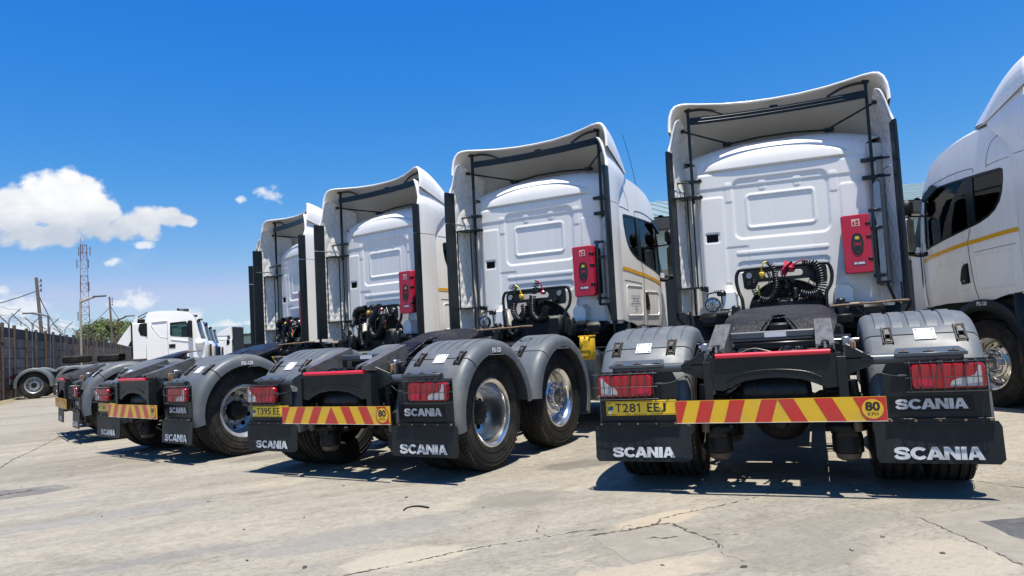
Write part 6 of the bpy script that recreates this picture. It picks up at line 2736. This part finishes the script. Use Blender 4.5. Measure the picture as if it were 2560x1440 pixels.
lamp_post('street lamp with yellowed post and long arm in front of the mast', -21.75, 36, 4.45, .75, 'yellow_pole')
lamp_post('rusty slim street lamp before the green tree', -27.6, 50, 4.25, .6, 'post_brown')
lamp_post('grey street lamp with its arm to the left beside the leaning pole', -26.3, 40.5, 4.15, .9, 'galv', PI)


# ------------------------------------------------------------------ trees
def leaf_mat(name, col, col2):
    m = bpy.data.materials.new(name)
    m.use_nodes = True
    N, L = m.node_tree.nodes, m.node_tree.links
    b = N['Principled BSDF']
    b.inputs['Roughness'].default_value = .6
    tc = N.new('ShaderNodeTexCoord')
    n = N.new('ShaderNodeTexNoise')
    n.inputs['Scale'].default_value = 1.3
    n.inputs['Detail'].default_value = 5
    L.new(tc.outputs['Object'], n.inputs[0])
    r = N.new('ShaderNodeValToRGB')
    r.color_ramp.elements[0].position = .35
    r.color_ramp.elements[0].color = tuple(col) + (1,)
    r.color_ramp.elements[1].position = .65
    r.color_ramp.elements[1].color = tuple(col2) + (1,)
    L.new(n.outputs[0], r.inputs[0])
    L.new(r.outputs[0], b.inputs['Base Color'])
    MATS[name] = m


leaf_mat('leaf', (.050, .085, .014), (.13, .165, .03))
leaf_mat('palm_leaf', (.06, .075, .02), (.12, .115, .04))
mat('bark', (.12, .095, .07), .9, var=.3, vscale=4)


def crown_fn(seed, rx, ry, rz, zc, n, clumps):
    def fn(b):
        rnd = random.Random(seed)
        cl = []
        for _ in range(clumps):
            a, e = rnd.uniform(0, 2 * PI), rnd.uniform(-.35, 1.2)
            q = rnd.uniform(.55, .95)
            cl.append((rx * q * math.cos(a) * math.cos(e), ry * q * math.sin(a) * math.cos(e), zc + rz * q * math.sin(e), rnd.uniform(.55, 1.15)))
        for _ in range(n):
            c = rnd.choice(cl)
            d = Vector((rnd.gauss(0, 1), rnd.gauss(0, 1), rnd.gauss(0, .7))).normalized() * c[3] * rnd.uniform(.5, 1) ** .5
            p = Vector((c[0], c[1], c[2])) + d
            nrm = (d.normalized() + Vector((rnd.gauss(0, .6), rnd.gauss(0, .6), .5 + rnd.gauss(0, .4)))).normalized()
            u = nrm.orthogonal().normalized()
            w = nrm.cross(u)
            a = rnd.uniform(0, PI)
            u, w = u * math.cos(a) + w * math.sin(a), w * math.cos(a) - u * math.sin(a)
            s = rnd.uniform(.07, .16)
            b.add([p - u * s, p + w * s * .55, p + u * s, p - w * s * .55], [(0, 1, 2, 3)])
    return fn


def tree(label, x, y, rx, ry, rz, zc, n, clumps, seed):
    T = thing('broadleaf_tree', label, 'tree', (x, y, 0), 0, 'trees beyond the wall')

    def trunk(b):
        b.tube(smooth_path([(0, 0, 0), (.05, .02, zc * .4), (.1, 0, zc * .8)], 4), [.28, .26, .25, .24, .22, .2, .19, .18, .17], 8)
        rnd = random.Random(seed)
        for k in range(8):
            a = 2 * PI * k / 8 + rnd.uniform(-.3, .3)
            b.tube([(.08, 0, zc * .6), (rx * .35 * math.cos(a), ry * .35 * math.sin(a), zc * .9), (rx * .75 * math.cos(a), ry * .75 * math.sin(a), zc + rz * rnd.uniform(.0, .6))], [.11, .07, .03], 6)
    part('trunk', T, f'trunk{seed}', trunk, 'bark')
    me = mesh_of(f'crown{seed}', crown_fn(seed, rx, ry, rz, zc, n, clumps), 'leaf', 180, fix=False)
    o = bpy.data.objects.new('crown', me)
    COL.objects.link(o)
    o.parent = T
    return T


tree('broad green tree with a spreading crown beyond the wall', -53.6, 95, 3.9, 3.0, 2.2, 4.6, 20000, 46, 21)
tree('smaller yellow-green tree left of the broad crown, at the foot of the mast', -57.6, 97, 2.1, 2.0, 1.7, 3.7, 8000, 22, 22)
tree('low green tree whose crown peeks over the wall right of the broad one', -48.6, 93, 2.6, 2.2, 1.8, 4.2, 10000, 26, 23)

PT = thing('palm_tree', 'thin palm with drooping fronds at the foot of the mast', 'palm', (-56.6, 95.5, 0))
part('trunk', PT, 'palm_trunk', lambda b: b.tube(smooth_path([(0, 0, 0), (.1, 0, 3), (.0, 0, 6.4)], 5), .14, 8), 'bark')
for k in range(16):
    def frond(b, k=k):
        rnd = random.Random(k)
        a = 2 * PI * k / 16 + rnd.uniform(-.2, .2)
        L_ = rnd.uniform(1.1, 1.7)
        up = rnd.uniform(.1, .9)
        d = Vector((math.cos(a), math.sin(a), 0))
        sp = [Vector((0, 0, 6.4)) + d * (L_ * t) + Vector((0, 0, up * t - 1.5 * t * t)) for t in [i / 8 for i in range(9)]]
        b.tube(sp, .02, 4)
        sd = Vector((-d.y, d.x, 0))
        for i in range(1, 9):
            for s in (-1, 1):
                p = sp[i]
                q = p + sd * s * .42 * (1 - i / 11) + d * .2 - Vector((0, 0, .22))
                b.add([p - d * .07, p + d * .07, q], [(0, 1, 2)])
    part('frond', PT, f'frond{k}', frond, 'palm_leaf')


# ------------------------------------------------------------------ sheds
mat('roof_teal', (.19, .265, .255), .45, var=.1, vscale=1.2, dirt=(.25, .27, .25), dscale=1.5, damt=.4)
mat('shed_wall', (.36, .33, .28), .85, var=.15, vscale=1.2)
mat('shed_dark', (.03, .032, .034), .7)
mat('shed_beam', (.18, .16, .14), .7)
mat('clerestory', (.36, .50, .50), .25, coat=.4)


def shed(name, label, x, y, rz, L_, Y1, ze, zr, ribs):
    S = thing(name, label, 'building', (x, y, 0), rz)

    def roofp(y0, z0, y1, z1):
        def fn(b):
            n = ribs
            for i in range(n):
                u0, u1 = L_ * i / n, L_ * (i + 1) / n
                k = (u1 - u0)
                prof = [(0, 0), (.55, 0), (.62, .05), (.85, .05), (.92, 0), (1, 0)]
                a = [(u0 + k * p, y0, z0 + h) for p, h in prof]
                c = [(u0 + k * p, y1, z1 + h) for p, h in prof]
                b.loft([a, c])
            b.add([(0, y0, z0 - .04), (L_, y0, z0 - .04), (L_, y1, z1 - .04), (0, y1, z1 - .04)], [(0, 1, 2, 3)])
        return fn
    part('roof_slope', S, name + 'r1', roofp(-.9, ze, Y1, zr), 'roof_teal')
    part('roof_slope', S, name + 'r2', roofp(2 * Y1 + .9, ze, Y1, zr), 'roof_teal')
    part('fascia', S, name + 'f', lambda b: b.box(0, L_, -.92, -.82, ze - .38, ze - .05), 'shed_dark')
    part('eave_band', S, name + 'c', lambda b: b.box(.1, L_ - .1, .2, .3, ze - 1.6, ze - .3), 'clerestory')
    part('wall', S, name + 'w', lambda b: (b.box(.1, L_ - .1, .32, .5, 0, ze - .2), b.box(.1, .3, .5, 2 * Y1, 0, ze), b.box(L_ - .3, L_ - .1, .5, 2 * Y1, 0, ze)), 'shed_wall')
    n = int(L_ / 5)
    for i in range(n + 1):
        part('column', S, name + 'col', lambda b: b.box(-.12, .12, 0, .2, 0, ze - .3), 'shed_beam', loc=(.3 + (L_ - .6) * i / n, 0, 0))
    for i in range(n):
        part('bay_door', S, name + 'bay', lambda b: b.box(-1.6, 1.6, .28, .31, .0, 2.9), 'shed_dark', loc=(.3 + (L_ - .6) * (i + .5) / n, 0, 0))
    return S


shed('workshop_shed', 'workshop shed with pale green ribbed roof behind the nearest trucks', 1.5, 23.5, -.03, 30, 8, 4.7, 6.75, 60)
shed('distant_shed', 'distant long shed with pale green roof behind the far white cab', -62, 120, -.05, 60, 9, 4.6, 6.4, 80)


def container(b):
    b.mat(0)
    for i in range(30):
        x0 = i * .2
        b.box(x0, x0 + .11, 0, .06, .15, 2.5)
        b.box(x0 + .11, x0 + .2, .03, .09, .15, 2.5)
    b.box(0, 6.05, .06, 2.4, .12, 2.58)
    b.box(-.03, .1, -.02, 2.44, .1, 2.6)
    b.box(5.95, 6.08, -.02, 2.44, .1, 2.6)


mat('container_white', (.62, .66, .68), .5, dirt=(.3, .27, .22), dscale=2, damt=.3)
o = part('shipping_container', None, 'container', container, 'container_white', loc=(-28.6, 80, 0))
tag(o, 'pale ribbed shipping container behind the far white cab', 'container')
